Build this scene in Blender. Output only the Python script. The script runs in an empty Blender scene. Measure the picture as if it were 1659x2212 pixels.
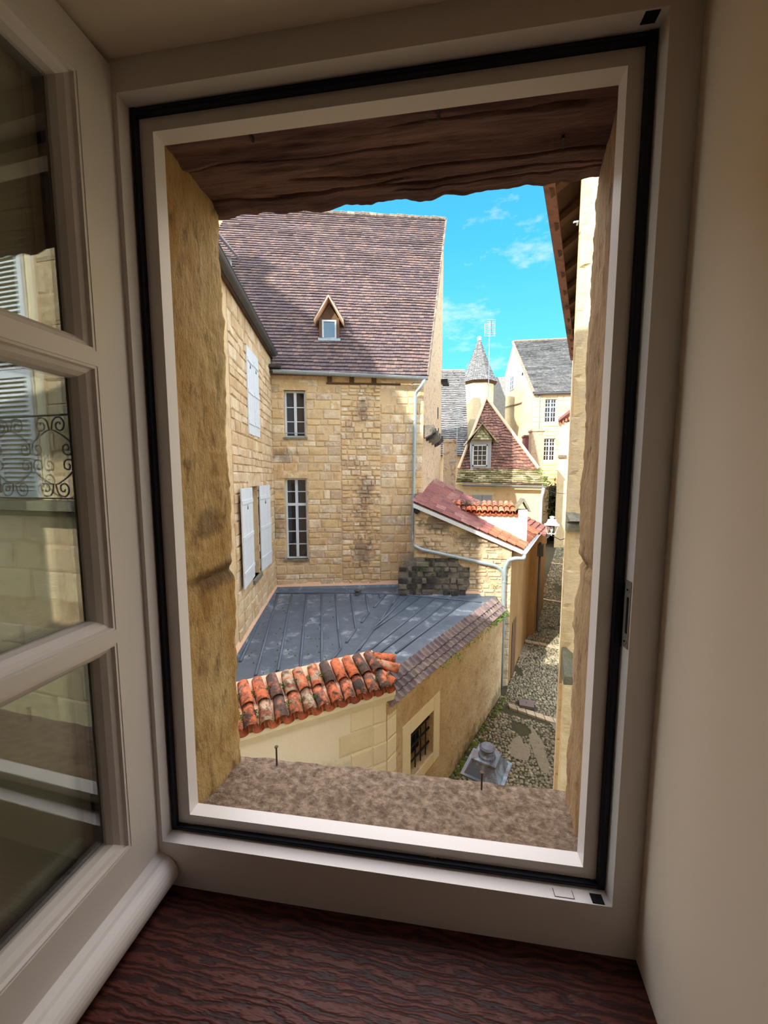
import bpy, math, random
from mathutils import Vector, Matrix, noise
R = random.Random(7)
S = bpy.context.scene
COL = S.collection

# ------------------------------------------------------------------ camera, sky, sun, exposure
F, W, H = 800., 1659, 2212
TH = math.atan(76/800); PS = math.atan(110.5/800*math.cos(TH))
c = bpy.data.cameras.new('camera'); cam = bpy.data.objects.new('camera', c); COL.objects.link(cam)
c.sensor_fit = 'HORIZONTAL'; c.sensor_width = 36; c.lens = F/W*36; c.clip_start = .02; c.clip_end = 500
cam.rotation_euler = (math.pi/2-TH, 0, PS)
S.camera = cam
S.view_settings.view_transform = 'Standard'; S.view_settings.look = 'None'
S.view_settings.gamma = 1; S.view_settings.use_curve_mapping = False
S.view_settings.exposure = 0.4
S.cycles.use_denoising = True
S.cycles.max_bounces = 8; S.cycles.diffuse_bounces = 4; S.cycles.transparent_max_bounces = 12
S.cycles.sample_clamp_indirect = 6

SUNDIR = Vector((.46, .68, -.574)).normalized()
w = bpy.data.worlds.new('sky'); S.world = w; w.use_nodes = True
nt = w.node_tree; nt.nodes.clear()
def wn(t): return nt.nodes.new(t)
tc = wn('ShaderNodeTexCoord'); sx = wn('ShaderNodeSeparateXYZ'); nt.links.new(tc.outputs['Generated'], sx.inputs[0])
rp = wn('ShaderNodeValToRGB'); nt.links.new(sx.outputs[2], rp.inputs[0])
rp.color_ramp.elements[0].position = 0.0; rp.color_ramp.elements[0].color = (.32, .80, .92, 1)
rp.color_ramp.elements[1].position = .75; rp.color_ramp.elements[1].color = (.05, .33, .85, 1)
e = rp.color_ramp.elements.new(.25); e.color = (.16, .76, .97, 1)
e = rp.color_ramp.elements.new(.5); e.color = (.075, .52, .95, 1)
mp = wn('ShaderNodeMapping'); mp.inputs['Scale'].default_value = (3.2, 3.2, 8); nt.links.new(tc.outputs['Generated'], mp.inputs[0])
nz = wn('ShaderNodeTexNoise'); nz.inputs['Scale'].default_value = 1.6; nz.inputs['Detail'].default_value = 7; nz.inputs['Roughness'].default_value = .62
nt.links.new(mp.outputs[0], nz.inputs[0])
cr = wn('ShaderNodeValToRGB'); cr.color_ramp.elements[0].position = .56; cr.color_ramp.elements[0].color = (0,0,0,1)
cr.color_ramp.elements[1].position = .78; cr.color_ramp.elements[1].color = (.85,.85,.85,1); nt.links.new(nz.outputs[0], cr.inputs[0])
mx = wn('ShaderNodeMix'); mx.data_type = 'RGBA'; nt.links.new(cr.outputs[0], mx.inputs[0]); nt.links.new(rp.outputs[0], mx.inputs[6]); mx.inputs[7].default_value = (.9,.96,1,1)
bg = wn('ShaderNodeBackground'); bg.inputs[1].default_value = 1.0; nt.links.new(mx.outputs[2], bg.inputs[0])
wo = wn('ShaderNodeOutputWorld'); nt.links.new(bg.outputs[0], wo.inputs[0])

def sunlamp(name, d, energy, col, angle):
    l = bpy.data.lights.new(name, 'SUN'); l.energy = energy; l.color = col; l.angle = angle
    o = bpy.data.objects.new(name, l); COL.objects.link(o)
    o.rotation_euler = Vector(d).to_track_quat('-Z', 'Y').to_euler(); return o
sunlamp('sun', SUNDIR, 7.6, (1, .93, .82), math.radians(.6))
sunlamp('facade_fill', (.1, .86, -.30), 3.3, (1, .92, .86), math.radians(150))  # wide fill lamp added to lift the shaded facade, standing in for bounce
sunlamp('reveal_fill', (.7, -.65, -.3), 7.0, (1, .93, .86), math.radians(150))  # added fill shining in through the opening, brightens the right inner wall
sunlamp('leaf_fill', (-.7, -.65, -.3), 5.2, (1, .93, .86), math.radians(150))  # second added fill from the other side, for the open leaf
l = bpy.data.lights.new('room_fill', 'AREA'); l.energy = 1.6; l.color = (1, .86, .74); l.size = 1.6  # area lamp added behind the camera to lift the dark interior
o = bpy.data.objects.new('room_fill', l); COL.objects.link(o); o.location = (.2, -2.6, 1.15); o.rotation_euler = (math.radians(35), 0, 0)

# ------------------------------------------------------------------ pixel helpers (points on real planes)
RV = Vector((math.cos(PS), math.sin(PS), 0)); FV = Vector((-math.sin(PS)*math.cos(TH), math.cos(PS)*math.cos(TH), -math.sin(TH)))
UV = Vector((-math.sin(PS)*math.sin(TH), math.cos(PS)*math.sin(TH), math.cos(TH)))
def ray(x, y): return RV*((x-W/2)/F)+UV*((H/2-y)/F)+FV
def atY(x, y, Y): d = ray(x, y); return d*(Y/d.y)
def atZ(x, y, Z): d = ray(x, y); return d*(Z/d.z)
def atX(x, y, X): d = ray(x, y); return d*(X/d.x)

class Pl:
    """vertical wall plane from A to B (left to right seen from outside)"""
    def __init__(s, A, B):
        s.A = Vector((A[0], A[1], 0)); u = Vector((B[0]-A[0], B[1]-A[1], 0)); s.L = u.length; s.u = u/s.L
        s.n = Vector((s.u.y, -s.u.x, 0))
        s.rot = Matrix((s.u, Vector((0,0,1)).cross(s.u), (0,0,1))).transposed()   # local x along, y inward, z up
    def w(s, a, z, out=0): return s.A+s.u*a+s.n*out+Vector((0,0,z))
    def px(s, x, y, out=0):
        d = ray(x, y); q = s.A+s.n*out; t = q.dot(s.n)/d.dot(s.n); p = d*t
        return (p-s.A).dot(s.u), p.z
# ------------------------------------------------------------------ mesh builder
class MB:
    def __init__(s): s.v = []; s.f = []; s.r = []; s.sm = False
    def face(s, pts, r=0.):
        n = len(s.v); s.v += [tuple(p) for p in pts]; s.f.append(tuple(range(n, n+len(pts)))); s.r.append(r)
    def mesh(s, vs, fs, r=0.):
        n = len(s.v); s.v += [tuple(p) for p in vs]
        for f in fs: s.f.append(tuple(i+n for i in f)); s.r.append(r)
    def hexa(s, p, r=0.):   # p[0..3] bottom ccw, p[4..7] top
        s.mesh(p, [(3,2,1,0),(4,5,6,7),(0,1,5,4),(1,2,6,5),(2,3,7,6),(3,0,4,7)], r)
    def box(s, x0, x1, y0, y1, z0, z1, r=0.):
        s.hexa([(x0,y0,z0),(x1,y0,z0),(x1,y1,z0),(x0,y1,z0),(x0,y0,z1),(x1,y0,z1),(x1,y1,z1),(x0,y1,z1)], r)
    def pbox(s, pl, a0, a1, z0, z1, o0, o1, r=0.):  # box on a wall plane, out from o0 to o1
        w = pl.w
        s.hexa([w(a0,z0,o1), w(a1,z0,o1), w(a1,z0,o0), w(a0,z0,o0), w(a0,z1,o1), w(a1,z1,o1), w(a1,z1,o0), w(a0,z1,o0)], r)
    def prism(s, poly, vec, r=0.):  # planar polygon extruded by vec
        n = len(poly); v = Vector(vec); a = [Vector(p) for p in poly]; b = [p+v for p in a]
        s.mesh(a+b, [tuple(range(n))[::-1], tuple(range(n, 2*n))]+[(i, (i+1)%n, n+(i+1)%n, n+i) for i in range(n)], r)
    def tube(s, pts, rad, n=8, r=0., cap=True):
        pts = [Vector(p) for p in pts]; rings = []; up = None
        for i, p in enumerate(pts):
            t = (pts[min(i+1, len(pts)-1)]-pts[max(i-1, 0)]).normalized()
            if up is None: up = Vector((0,0,1)) if abs(t.z) < .9 else Vector((1,0,0))
            a = t.cross(up).normalized(); b = a.cross(t).normalized(); up = b
            rr = rad[i] if isinstance(rad, (list, tuple)) else rad
            rings.append([p+(a*math.cos(k*2*math.pi/n)+b*math.sin(k*2*math.pi/n))*rr for k in range(n)])
        vs = [q for g in rings for q in g]; fs = []
        for i in range(len(pts)-1):
            for k in range(n): fs.append((i*n+k, i*n+(k+1)%n, (i+1)*n+(k+1)%n, (i+1)*n+k))
        if cap: fs += [tuple(range(n))[::-1], tuple((len(pts)-1)*n+k for k in range(n))]
        s.mesh(vs, fs, r)
    def lathe(s, c, prof, n=16, r=0., a0=0., sx=1.):
        c = Vector(c); vs = []
        for rad, z in prof:
            vs += [c+Vector((math.cos(a0+k*2*math.pi/n)*rad, math.sin(a0+k*2*math.pi/n)*rad, z)) for k in range(n)]
        m = len(prof); fs = [(i*n+k, i*n+(k+1)%n, (i+1)*n+(k+1)%n, (i+1)*n+k) for i in range(m-1) for k in range(n)]
        fs += [tuple(range(n))[::-1], tuple((m-1)*n+k for k in range(n))]
        s.mesh(vs, fs, r)
    def build(s, name, m, parent=None, smooth=False, kind=None, off=None):
        o0 = org(parent) if off is None else off
        me = bpy.data.meshes.new(name); me.from_pydata([tuple(Vector(v)-o0) for v in s.v], [], s.f)
        at = me.attributes.new('rnd', 'FLOAT', 'FACE'); at.data.foreach_set('value', s.r)
        if smooth: me.polygons.foreach_set('use_smooth', [True]*len(me.polygons))
        me.materials.append(m); me.update()
        o = bpy.data.objects.new(name, me); COL.objects.link(o)
        if parent: o.parent = parent
        if kind: o['kind'] = kind
        return o
def org(p):
    v = Vector((0,0,0))
    while p: v = v+Vector(p.location); p = p.parent
    return v
def inst(name, me, parent, M):
    o = bpy.data.objects.new(name, me); COL.objects.link(o); o.parent = parent
    o.matrix_local = Matrix.Translation(-org(parent)) @ M
    return o
def thing(name, label, cat, loc, group=None):
    o = bpy.data.objects.new(name, None); COL.objects.link(o); o.location = loc
    o.empty_display_size = .2; o['label'] = label; o['category'] = cat
    if group: o['group'] = group
    return o
def tag(o, label, cat, group=None):
    o['label'] = label; o['category'] = cat
    if group: o['group'] = group
    return o
# ------------------------------------------------------------------ materials
def lin(c):
    return tuple(((x/255)/12.92 if x/255 <= .04045 else ((x/255+.055)/1.055)**2.4) for x in c)+(1,)
def mat(name, cols, rvar=0., nscale=3., stretch=(1,1,1), bump=.3, bscale=30., bdist=.02, rough=.9, metal=0., dirt=None, dirtscale=1.2, dirtamt=.5, spec=.3, nmix=.5, wave=None, dthr=.5):
    """cols: list of sRGB colours; blended by per-piece random value and by noise"""
    if name in ('facade_stone', 'facade_mortar', 'left_stone', 'pipe_stone', 'pier_stone', 'plaster', 'ashlar'): cols = [(r_, min(255, g_*1.025), min(255, b_*1.07)) for r_, g_, b_ in cols]
    m = bpy.data.materials.new(name); m.use_nodes = True; t = m.node_tree; N = t.nodes; Lk = t.links.new
    b = N['Principled BSDF']; b.inputs['Roughness'].default_value = rough; b.inputs['Metallic'].default_value = metal
    b.inputs['Specular IOR Level'].default_value = spec
    g = N.new('ShaderNodeNewGeometry'); mp = N.new('ShaderNodeMapping'); mp.inputs['Scale'].default_value = stretch; Lk(g.outputs['Position'], mp.inputs[0])
    n1 = N.new('ShaderNodeTexNoise'); n1.inputs['Scale'].default_value = nscale; n1.inputs['Detail'].default_value = 6; n1.inputs['Roughness'].default_value = .65; Lk(mp.outputs[0], n1.inputs[0])
    oi = N.new('ShaderNodeObjectInfo'); at = N.new('ShaderNodeAttribute'); at.attribute_name = 'rnd'
    ad = N.new('ShaderNodeMath'); ad.operation = 'ADD'; Lk(oi.outputs['Random'], ad.inputs[0]); Lk(at.outputs['Fac'], ad.inputs[1])
    fr = N.new('ShaderNodeMath'); fr.operation = 'FRACT'; Lk(ad.outputs[0], fr.inputs[0])
    # fac = rnd*rvar + (noise-.5)*k+.5*(1-rvar)
    m1 = N.new('ShaderNodeMath'); m1.operation = 'MULTIPLY_ADD'; Lk(fr.outputs[0], m1.inputs[0]); m1.inputs[1].default_value = rvar; m1.inputs[2].default_value = .5*(1-rvar)
    m2 = N.new('ShaderNodeMath'); m2.operation = 'MULTIPLY_ADD'; Lk(n1.outputs[0], m2.inputs[0]); m2.inputs[1].default_value = nmix*2.2; m2.inputs[2].default_value = -nmix*1.1
    m3 = N.new('ShaderNodeMath'); m3.operation = 'ADD'; m3.use_clamp = True; Lk(m1.outputs[0], m3.inputs[0]); Lk(m2.outputs[0], m3.inputs[1])
    cr = N.new('ShaderNodeValToRGB'); Lk(m3.outputs[0], cr.inputs[0]); el = cr.color_ramp.elements
    while len(el) < len(cols): el.new(.5)
    for i, cc in enumerate(cols): el[i].position = i/max(1, len(cols)-1); el[i].color = lin(cc)
    out = cr.outputs[0]
    if dirt:
        n2 = N.new('ShaderNodeTexNoise'); n2.inputs['Scale'].default_value = dirtscale; n2.inputs['Detail'].default_value = 8; n2.inputs['Roughness'].default_value = .7; Lk(mp.outputs[0], n2.inputs[0])
        r2 = N.new('ShaderNodeValToRGB'); r2.color_ramp.elements[0].position = dthr; r2.color_ramp.elements[0].color = (0,0,0,1); r2.color_ramp.elements[1].position = dthr+.16; r2.color_ramp.elements[1].color = (dirtamt,)*3+(1,); Lk(n2.outputs[0], r2.inputs[0])
        mxx = N.new('ShaderNodeMix'); mxx.data_type = 'RGBA'; Lk(r2.outputs[0], mxx.inputs[0]); Lk(out, mxx.inputs[6]); mxx.inputs[7].default_value = lin(dirt); out = mxx.outputs[2]
    Lk(out, b.inputs['Base Color'])
    if bump:
        nb = N.new('ShaderNodeTexNoise'); nb.inputs['Scale'].default_value = bscale; nb.inputs['Detail'].default_value = 8; nb.inputs['Roughness'].default_value = .7; Lk(mp.outputs[0], nb.inputs[0])
        bp = N.new('ShaderNodeBump'); bp.inputs['Strength'].default_value = bump; bp.inputs['Distance'].default_value = bdist; Lk(nb.outputs[0], bp.inputs['Height']); Lk(bp.outputs[0], b.inputs['Normal'])
    return m, (N, Lk, out, b, g)
def M_(name, cols, **k): return mat(name, cols, **k)[0]
def blotch(mt, spots, col):
    """stains of their own: spots = [(point, radius, amount, zstretch)] mixed over the base colour with ragged edges"""
    m, (N, Lk, out, b, g) = mt
    nz = N.new('ShaderNodeTexNoise'); nz.inputs['Scale'].default_value = 3.5; nz.inputs['Detail'].default_value = 7; nz.inputs['Roughness'].default_value = .7; Lk(g.outputs['Position'], nz.inputs[0])
    for (p, rad, amt, zs) in spots:
        mp = N.new('ShaderNodeMapping'); mp.vector_type = 'POINT'; s = (1/rad, 1/rad, 1/(rad*zs)); mp.inputs['Scale'].default_value = s
        mp.inputs['Location'].default_value = tuple(-p[i]*s[i] for i in range(3)); Lk(g.outputs['Position'], mp.inputs[0])
        ln = N.new('ShaderNodeVectorMath'); ln.operation = 'LENGTH'; Lk(mp.outputs[0], ln.inputs[0])
        a = N.new('ShaderNodeMath'); a.operation = 'MULTIPLY_ADD'; Lk(nz.outputs[0], a.inputs[0]); a.inputs[1].default_value = 4.2; a.inputs[2].default_value = -1.6
        sb = N.new('ShaderNodeMath'); sb.operation = 'SUBTRACT'; Lk(a.outputs[0], sb.inputs[0]); Lk(ln.outputs['Value'], sb.inputs[1])
        k = N.new('ShaderNodeMath'); k.operation = 'MULTIPLY_ADD'; k.use_clamp = True; Lk(sb.outputs[0], k.inputs[0]); k.inputs[1].default_value = 1.5; k.inputs[2].default_value = 1.0
        k2 = N.new('ShaderNodeMath'); k2.operation = 'MULTIPLY'; Lk(k.outputs[0], k2.inputs[0]); k2.inputs[1].default_value = amt
        mx = N.new('ShaderNodeMix'); mx.data_type = 'RGBA'; Lk(k2.outputs[0], mx.inputs[0]); Lk(out, mx.inputs[6]); mx.inputs[7].default_value = lin(col); out = mx.outputs[2]
    Lk(out, b.inputs['Base Color']); return m
FAC = Pl((-5.45, 12.0), (-.43, 13.1)); LEFT = Pl((-3.95, 6.0), (-5.45, 12.0)); PIPE = Pl((-.70, 12.0), (2.50, 12.3))
f0 = lambda x, y, o=0: FAC.w(*FAC.px(x, y), o)
MS = {}
stonecols = [(196,170,130), (214,186,142), (206,168,116), (232,214,180), (186,162,132), (220,186,130), (208,182,144), (222,200,160)]
spots = [(f0(783,890),.22,.6,1.8),(f0(788,1060),.30,.55,1.8),(f0(783,1190),.34,.6,1.6),(f0(785,1120),.26,.4,3.),(f0(610,985),.45,.6,.5),(f0(640,1210),.5,.6,.25),(f0(600,1130),.3,.45,2.),(f0(760,1000),.3,.3,.5)]
MS['facade_stone'] = blotch(mat('facade_stone', stonecols, rvar=.9, nscale=5, bump=.8, bscale=22, bdist=.03, dirt=(150,118,88), dirtscale=2.2, dirtamt=.45, nmix=.3), spots, (104,84,76))
MS['facade_mortar'] = blotch(mat('facade_mortar', [(200,168,122), (214,184,140), (184,148,104)], nscale=3, bump=.8, bscale=26, bdist=.03, dirt=(140,112,84), dirtscale=1.5, dirtamt=.5), spots, (112,92,80))
MS['left_stone'] = M_('left_stone', [(206,176,136), (220,196,160), (196,162,118), (210,184,146)], rvar=.9, nscale=5, bump=.9, bscale=20, bdist=.03, dirt=(150,122,96), dirtscale=2, dirtamt=.4)
MS['pipe_stone'] = blotch(mat('pipe_stone', [(212,194,162), (194,168,130), (226,212,184)], rvar=.6, nscale=4, bump=.9, bscale=18, bdist=.04, dirt=(120,104,84), dirtscale=2.2, dirtamt=.7),
    [(PIPE.w(*PIPE.px(950,1130)),.55,.75,.7),(PIPE.w(*PIPE.px(1010,1160)),.5,.7,.6),(PIPE.w(*PIPE.px(1060,1180)),.3,.5,.7)], (96,88,78))
MS['black_stone'] = M_('black_stone', [(80,78,78), (52,50,52), (128,122,112), (90,86,84)], rvar=.7, nscale=6, bump=1, bscale=18, bdist=.04, dirt=(40,50,34), dirtscale=3, dirtamt=.6)
MS['gable_render'] = M_('gable_render', [(190,164,136), (206,182,152), (172,146,120)], nscale=6, bump=1, bscale=10, bdist=.08, dirt=(126,100,82), dirtscale=6, dirtamt=.8, dthr=.52)
MS['roof_brown'] = M_('roof_brown', [(82,71,75), (99,85,87), (90,77,80), (118,97,91), (104,91,91)], rvar=.7, nscale=1.2, bump=.5, bscale=25, bdist=.02, dirt=(150,142,130), dirtscale=2.5, dirtamt=.4, nmix=.5, dthr=.56)
MS['ridge_moss'] = M_('ridge_moss', [(170,158,140), (110,96,88), (200,190,168)], rvar=.5, nscale=8, bump=1, bscale=20, bdist=.05)
MS['zinc'] = M_('zinc', [(128,142,148), (154,168,174), (118,130,138)], nscale=4, bump=.1, rough=.45, metal=.35, spec=.5)
MS['dark_zinc'] = M_('dark_zinc', [(70,70,72), (92,92,94)], nscale=4, bump=.1, rough=.55, metal=.3)
MS['white_paint'] = M_('white_paint', [(188,197,206), (202,209,216), (172,181,191)], nscale=5, bump=.1, rough=.6)
MS['grey_paint'] = M_('grey_paint', [(150,156,166), (164,170,178)], nscale=5, bump=.1, rough=.6)
MS['dark_gap'] = M_('dark_gap', [(14,14,16), (20,20,22)], bump=0, rough=.9)
MS['window_glass'] = M_('window_glass', [(26,28,34), (40,38,42)], rvar=.6, nscale=2, bump=0, rough=.06, spec=.6)
MS['lead'] = M_('lead', [(58,68,78), (74,86,98), (88,98,110), (66,76,88)], rvar=.4, nscale=2.2, bump=.25, bscale=6, bdist=.02, rough=.5, metal=.1, dirt=(170,178,188), dirtscale=1.9, dirtamt=.7, spec=.5, nmix=.6, dthr=.54)
MS['lead_roll'] = M_('lead_roll', [(70,82,96), (90,102,116)], rvar=.5, nscale=3, bump=.1, rough=.5, metal=.1, spec=.5)
MS['pink_mortar'] = M_('pink_mortar', [(214,170,136), (226,186,156), (200,156,122)], nscale=5, bump=.4)
MS['terracotta'] = M_('terracotta', [(66,56,50), (196,104,68), (214,122,84), (128,80,66), (180,166,140), (206,112,74), (104,86,78), (86,70,64)], rvar=1., nscale=7, bump=.8, bscale=40, bdist=.015, dirt=(46,40,34), dirtscale=8, dirtamt=.9, nmix=.5, dthr=.50)
MS['pan_clay'] = M_('pan_clay', [(190,100,66), (150,78,56), (206,116,76)], rvar=.8, nscale=9, bump=.5, dirt=(60,48,40), dirtscale=12, dirtamt=.8)
MS['grey_tile'] = M_('grey_tile', [(84,74,78), (100,88,90), (118,104,100), (72,64,72)], rvar=.8, nscale=6, bump=.5, bscale=40, bdist=.01, dirt=(150,138,122), dirtscale=6, dirtamt=.45, nmix=.4, rough=.75)
MS['red_tile'] = M_('red_tile', [(128,82,78), (142,92,86), (116,74,76), (164,122,112)], rvar=.9, nscale=5, bump=.3, nmix=.3, rough=.8)
MS['orange_tile'] = M_('orange_tile', [(168,98,72), (182,116,88), (156,88,66), (190,134,106)], rvar=.9, nscale=8, bump=.3, nmix=.5, rough=.8)
MS['plaster'] = blotch(mat('plaster', [(214,200,166), (222,208,176), (206,188,150)], nscale=1.5, bump=.25, bscale=12, bdist=.02), [((-1.5,5.8,-5.0),.55,.35,.4)], (150,138,118))
MS['ashlar'] = M_('ashlar', [(214,198,160), (222,206,168), (206,188,146)], rvar=.8, nscale=2, bump=.3, bscale=20, bdist=.01)
MS['annex_render'] = blotch(mat('annex_render', [(206,182,146), (216,194,158), (190,162,124), (204,176,138)], nscale=1.6, bump=1, bscale=9, bdist=.06, dirt=(150,112,74), dirtscale=5, dirtamt=.65, dthr=.54), [((1.0,9.6,-7.3),1.1,.75,.4),((2.0,11.5,-7.1),.8,.7,.5)], (104,92,62))
MS['alley_wall'] = M_('alley_wall', [(166,132,90), (144,110,70), (182,148,104)], rvar=.6, nscale=2, stretch=(1,1,.35), bump=1, bscale=9, bdist=.05, dirt=(120,86,56), dirtscale=2, dirtamt=.6)
MS['iron'] = M_('iron', [(24,22,24), (36,34,36)], nscale=8, bump=.2, rough=.6)
MS['rust'] = M_('rust', [(70,56,46), (92,72,58)], nscale=40, bump=.4, bscale=300, bdist=.001, rough=.7, metal=.4)
MS['lantern_metal'] = M_('lantern_metal', [(42,54,68), (54,66,78), (68,54,52), (38,48,60)], nscale=9, bump=.2, bscale=60, bdist=.003, rough=.5, metal=.3, dirt=(140,158,172), dirtscale=5, dirtamt=.5, spec=.5)
MS['lantern_pale'] = M_('lantern_pale', [(190,182,178), (210,202,196)], nscale=7, bump=.1, rough=.6)
MS['slate'] = M_('slate', [(122,122,124), (138,137,137), (112,113,116), (146,144,140)], rvar=1, nscale=6, bump=.6, bscale=14, bdist=.04, nmix=.35)
MS['lauze'] = M_('lauze', [(196,184,148), (160,148,116), (116,118,76), (210,200,166), (140,130,104)], rvar=1, nscale=2.5, bump=.8, bscale=14, bdist=.05, dirt=(66,72,40), dirtscale=1.2, dirtamt=.85, nmix=.4)
MS['dormer_tile'] = M_('dormer_tile', [(104,78,73), (122,90,81), (144,104,90), (92,72,68), (162,118,98)], rvar=1, nscale=2, bump=.5, bscale=14, bdist=.03, dirt=(70,60,50), dirtscale=2, dirtamt=.5, nmix=.4)
MS['far_wall'] = M_('far_wall', [(216,190,146), (226,204,164), (204,174,126)], rvar=.6, nscale=1.2, bump=.7, bscale=6, bdist=.08, dirt=(190,158,116), dirtscale=2.5, dirtamt=.6, dthr=.54)
MS['pier_stone'] = M_('pier_stone', [(222,194,142), (206,184,146), (226,202,156), (196,170,124)], rvar=.9, nscale=4, stretch=(1,1,2.2), bump=.7, bscale=20, bdist=.02, dirt=(140,124,104), dirtscale=3, dirtamt=.55, dthr=.56)
MS['moss_ledge'] = M_('moss_ledge', [(150,140,122), (112,112,98), (176,168,150)], rvar=.3, nscale=9, bump=1, bscale=30, bdist=.02, dirt=(110,116,60), dirtscale=8, dirtamt=.8)
MS['leaf'] = M_('leaf', [(70,116,36), (104,150,56), (50,86,30)], rvar=1, nscale=9, bump=.2)
MS['moss'] = M_('moss', [(60,74,30), (92,104,44), (44,52,26)], rvar=1, nscale=20, bump=.8)
MS['cement'] = M_('cement', [(116,108,90), (132,122,104), (100,94,78)], nscale=5, bump=.5, dirt=(96,96,70), dirtscale=3, dirtamt=.5)
MS['cobble'] = M_('cobble', [(112,108,88), (138,130,108), (94,92,78), (162,152,130), (104,102,80)], rvar=1, nscale=5, bump=.4, bscale=40, bdist=.01, nmix=.3)
MS['street'] = M_('street', [(54,52,38), (72,68,50), (46,48,32)], nscale=4, bump=1, bscale=14, bdist=.03, dirt=(64,72,36), dirtscale=1.2, dirtamt=.6)
MS['slab'] = M_('slab', [(172,154,132), (190,172,150), (150,136,116)], rvar=1, nscale=5, bump=.5, bscale=25, bdist=.02)
MS['manhole'] = M_('manhole', [(96,84,84), (110,98,96)], nscale=12, bump=.4, bscale=80, bdist=.005, rough=.6)
MS['oldwood'] = M_('oldwood', [(70,52,40), (98,74,56), (54,40,32)], nscale=6, bump=.6)
# jamb, sill, beam
MS['jamb'] = blotch(mat('jamb', [(226,180,110), (236,200,138), (204,152,82), (242,212,154)], nscale=7, stretch=(1,1,.4), bump=1, bscale=60, bdist=.03, dirt=(116,80,42), dirtscale=34, dirtamt=.8, dthr=.53), [((-.47,.74,-.215),.09,.8,.35),((-.47,.72,-.1),.04,.6,.8)], (96,68,38))
MS['jamb_right'] = M_('jamb_right', [(210,168,120), (224,188,142), (190,146,100), (226,190,138)], nscale=9, stretch=(1,1,.3), bump=1, bscale=55, bdist=.03, dirt=(108,74,42), dirtscale=38, dirtamt=.85, dthr=.54)
MS['sillstone'] = M_('sillstone', [(172,142,114), (204,176,150), (130,102,80), (214,190,166)], nscale=60, bump=1, bscale=110, bdist=.02, dirt=(112,90,72), dirtscale=45, dirtamt=.7)
MS['beam'] = M_('beam', [(122,88,88), (154,116,106), (94,68,70), (166,130,114)], nscale=7, stretch=(.35,3,3), bump=1, bscale=22, bdist=.012, dirt=(46,32,30), dirtscale=9, dirtamt=.8)
MS['frame_paint'] = M_('frame_paint', [(218,210,204), (223,215,209)], nscale=3, bump=.04, bscale=80, bdist=.002, rough=.42, spec=.4)
MS['gasket'] = M_('gasket', [(22,26,38), (28,30,40)], bump=0, rough=.5)
MS['room_plaster'] = M_('room_plaster', [(228,212,190), (232,217,197)], nscale=1.5, bump=.08, bscale=40, bdist=.003, rough=.8)
MS['steel'] = M_('steel', [(150,142,134), (160,152,144)], bump=0, rough=.35, metal=.5)
def wood_floor():
    m, (N, Lk, out, b, g) = mat('sill_wood', [(44,22,18), (84,42,30)], nscale=3, bump=0, rough=.5, spec=.22)
    mp = N.new('ShaderNodeMapping'); mp.inputs['Scale'].default_value = (1, 4.2, 1); mp.inputs['Rotation'].default_value = (0,0,.18); Lk(g.outputs['Position'], mp.inputs[0])
    wv = N.new('ShaderNodeTexWave'); wv.bands_direction = 'Y'; wv.inputs['Scale'].default_value = 6.5; wv.inputs['Distortion'].default_value = 15; wv.inputs['Detail'].default_value = 4; wv.inputs['Detail Scale'].default_value = 1.2; wv.inputs['Detail Roughness'].default_value = .6
    Lk(mp.outputs[0], wv.inputs[0])
    nz = N.new('ShaderNodeTexNoise'); nz.inputs['Scale'].default_value = 90; nz.inputs['Detail'].default_value = 4
    m3 = N.new('ShaderNodeMapping'); m3.inputs['Scale'].default_value = (.12, 1, 1); Lk(g.outputs['Position'], m3.inputs[0]); Lk(m3.outputs[0], nz.inputs[0])
    ad = N.new('ShaderNodeMath'); ad.operation = 'MULTIPLY_ADD'; Lk(nz.outputs[0], ad.inputs[0]); ad.inputs[1].default_value = .5; Lk(wv.outputs['Fac'], ad.inputs[2])
    cr = N.new('ShaderNodeValToRGB'); Lk(ad.outputs[0], cr.inputs[0]); el = cr.color_ramp.elements
    el[0].position = .2; el[0].color = lin((46,23,19)); el[1].position = 1.0; el[1].color = lin((84,42,33)); q = el.new(.6); q.color = lin((60,29,24))
    Lk(cr.outputs[0], b.inputs['Base Color'])
    bp = N.new('ShaderNodeBump'); bp.inputs['Strength'].default_value = .35; bp.inputs['Distance'].default_value = .004; Lk(ad.outputs[0], bp.inputs['Height']); Lk(bp.outputs[0], b.inputs['Normal'])
    return m
MS['sill_wood'] = wood_floor()
def glassmat(name, lo, hi):
    m = bpy.data.materials.new(name); m.use_nodes = True; t = m.node_tree; t.nodes.clear(); N = t.nodes; Lk = t.links.new
    lw = N.new('ShaderNodeLayerWeight'); lw.inputs[0].default_value = .5
    p = N.new('ShaderNodeMath'); p.operation = 'POWER'; Lk(lw.outputs['Facing'], p.inputs[0]); p.inputs[1].default_value = 3
    q = N.new('ShaderNodeMath'); q.operation = 'MULTIPLY_ADD'; Lk(p.outputs[0], q.inputs[0]); q.inputs[1].default_value = hi; q.inputs[2].default_value = lo
    a = N.new('ShaderNodeBsdfTransparent'); a.inputs[0].default_value = (.93,.95,.93,1); b = N.new('ShaderNodeBsdfGlossy'); b.inputs['Roughness'].default_value = 0
    mx = N.new('ShaderNodeMixShader'); Lk(q.outputs[0], mx.inputs[0]); Lk(a.outputs[0], mx.inputs[1]); Lk(b.outputs[0], mx.inputs[2])
    o = N.new('ShaderNodeOutputMaterial'); Lk(mx.outputs[0], o.inputs[0]); return m
MS['clear_glass'] = glassmat('clear_glass', .11, .8)

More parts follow.
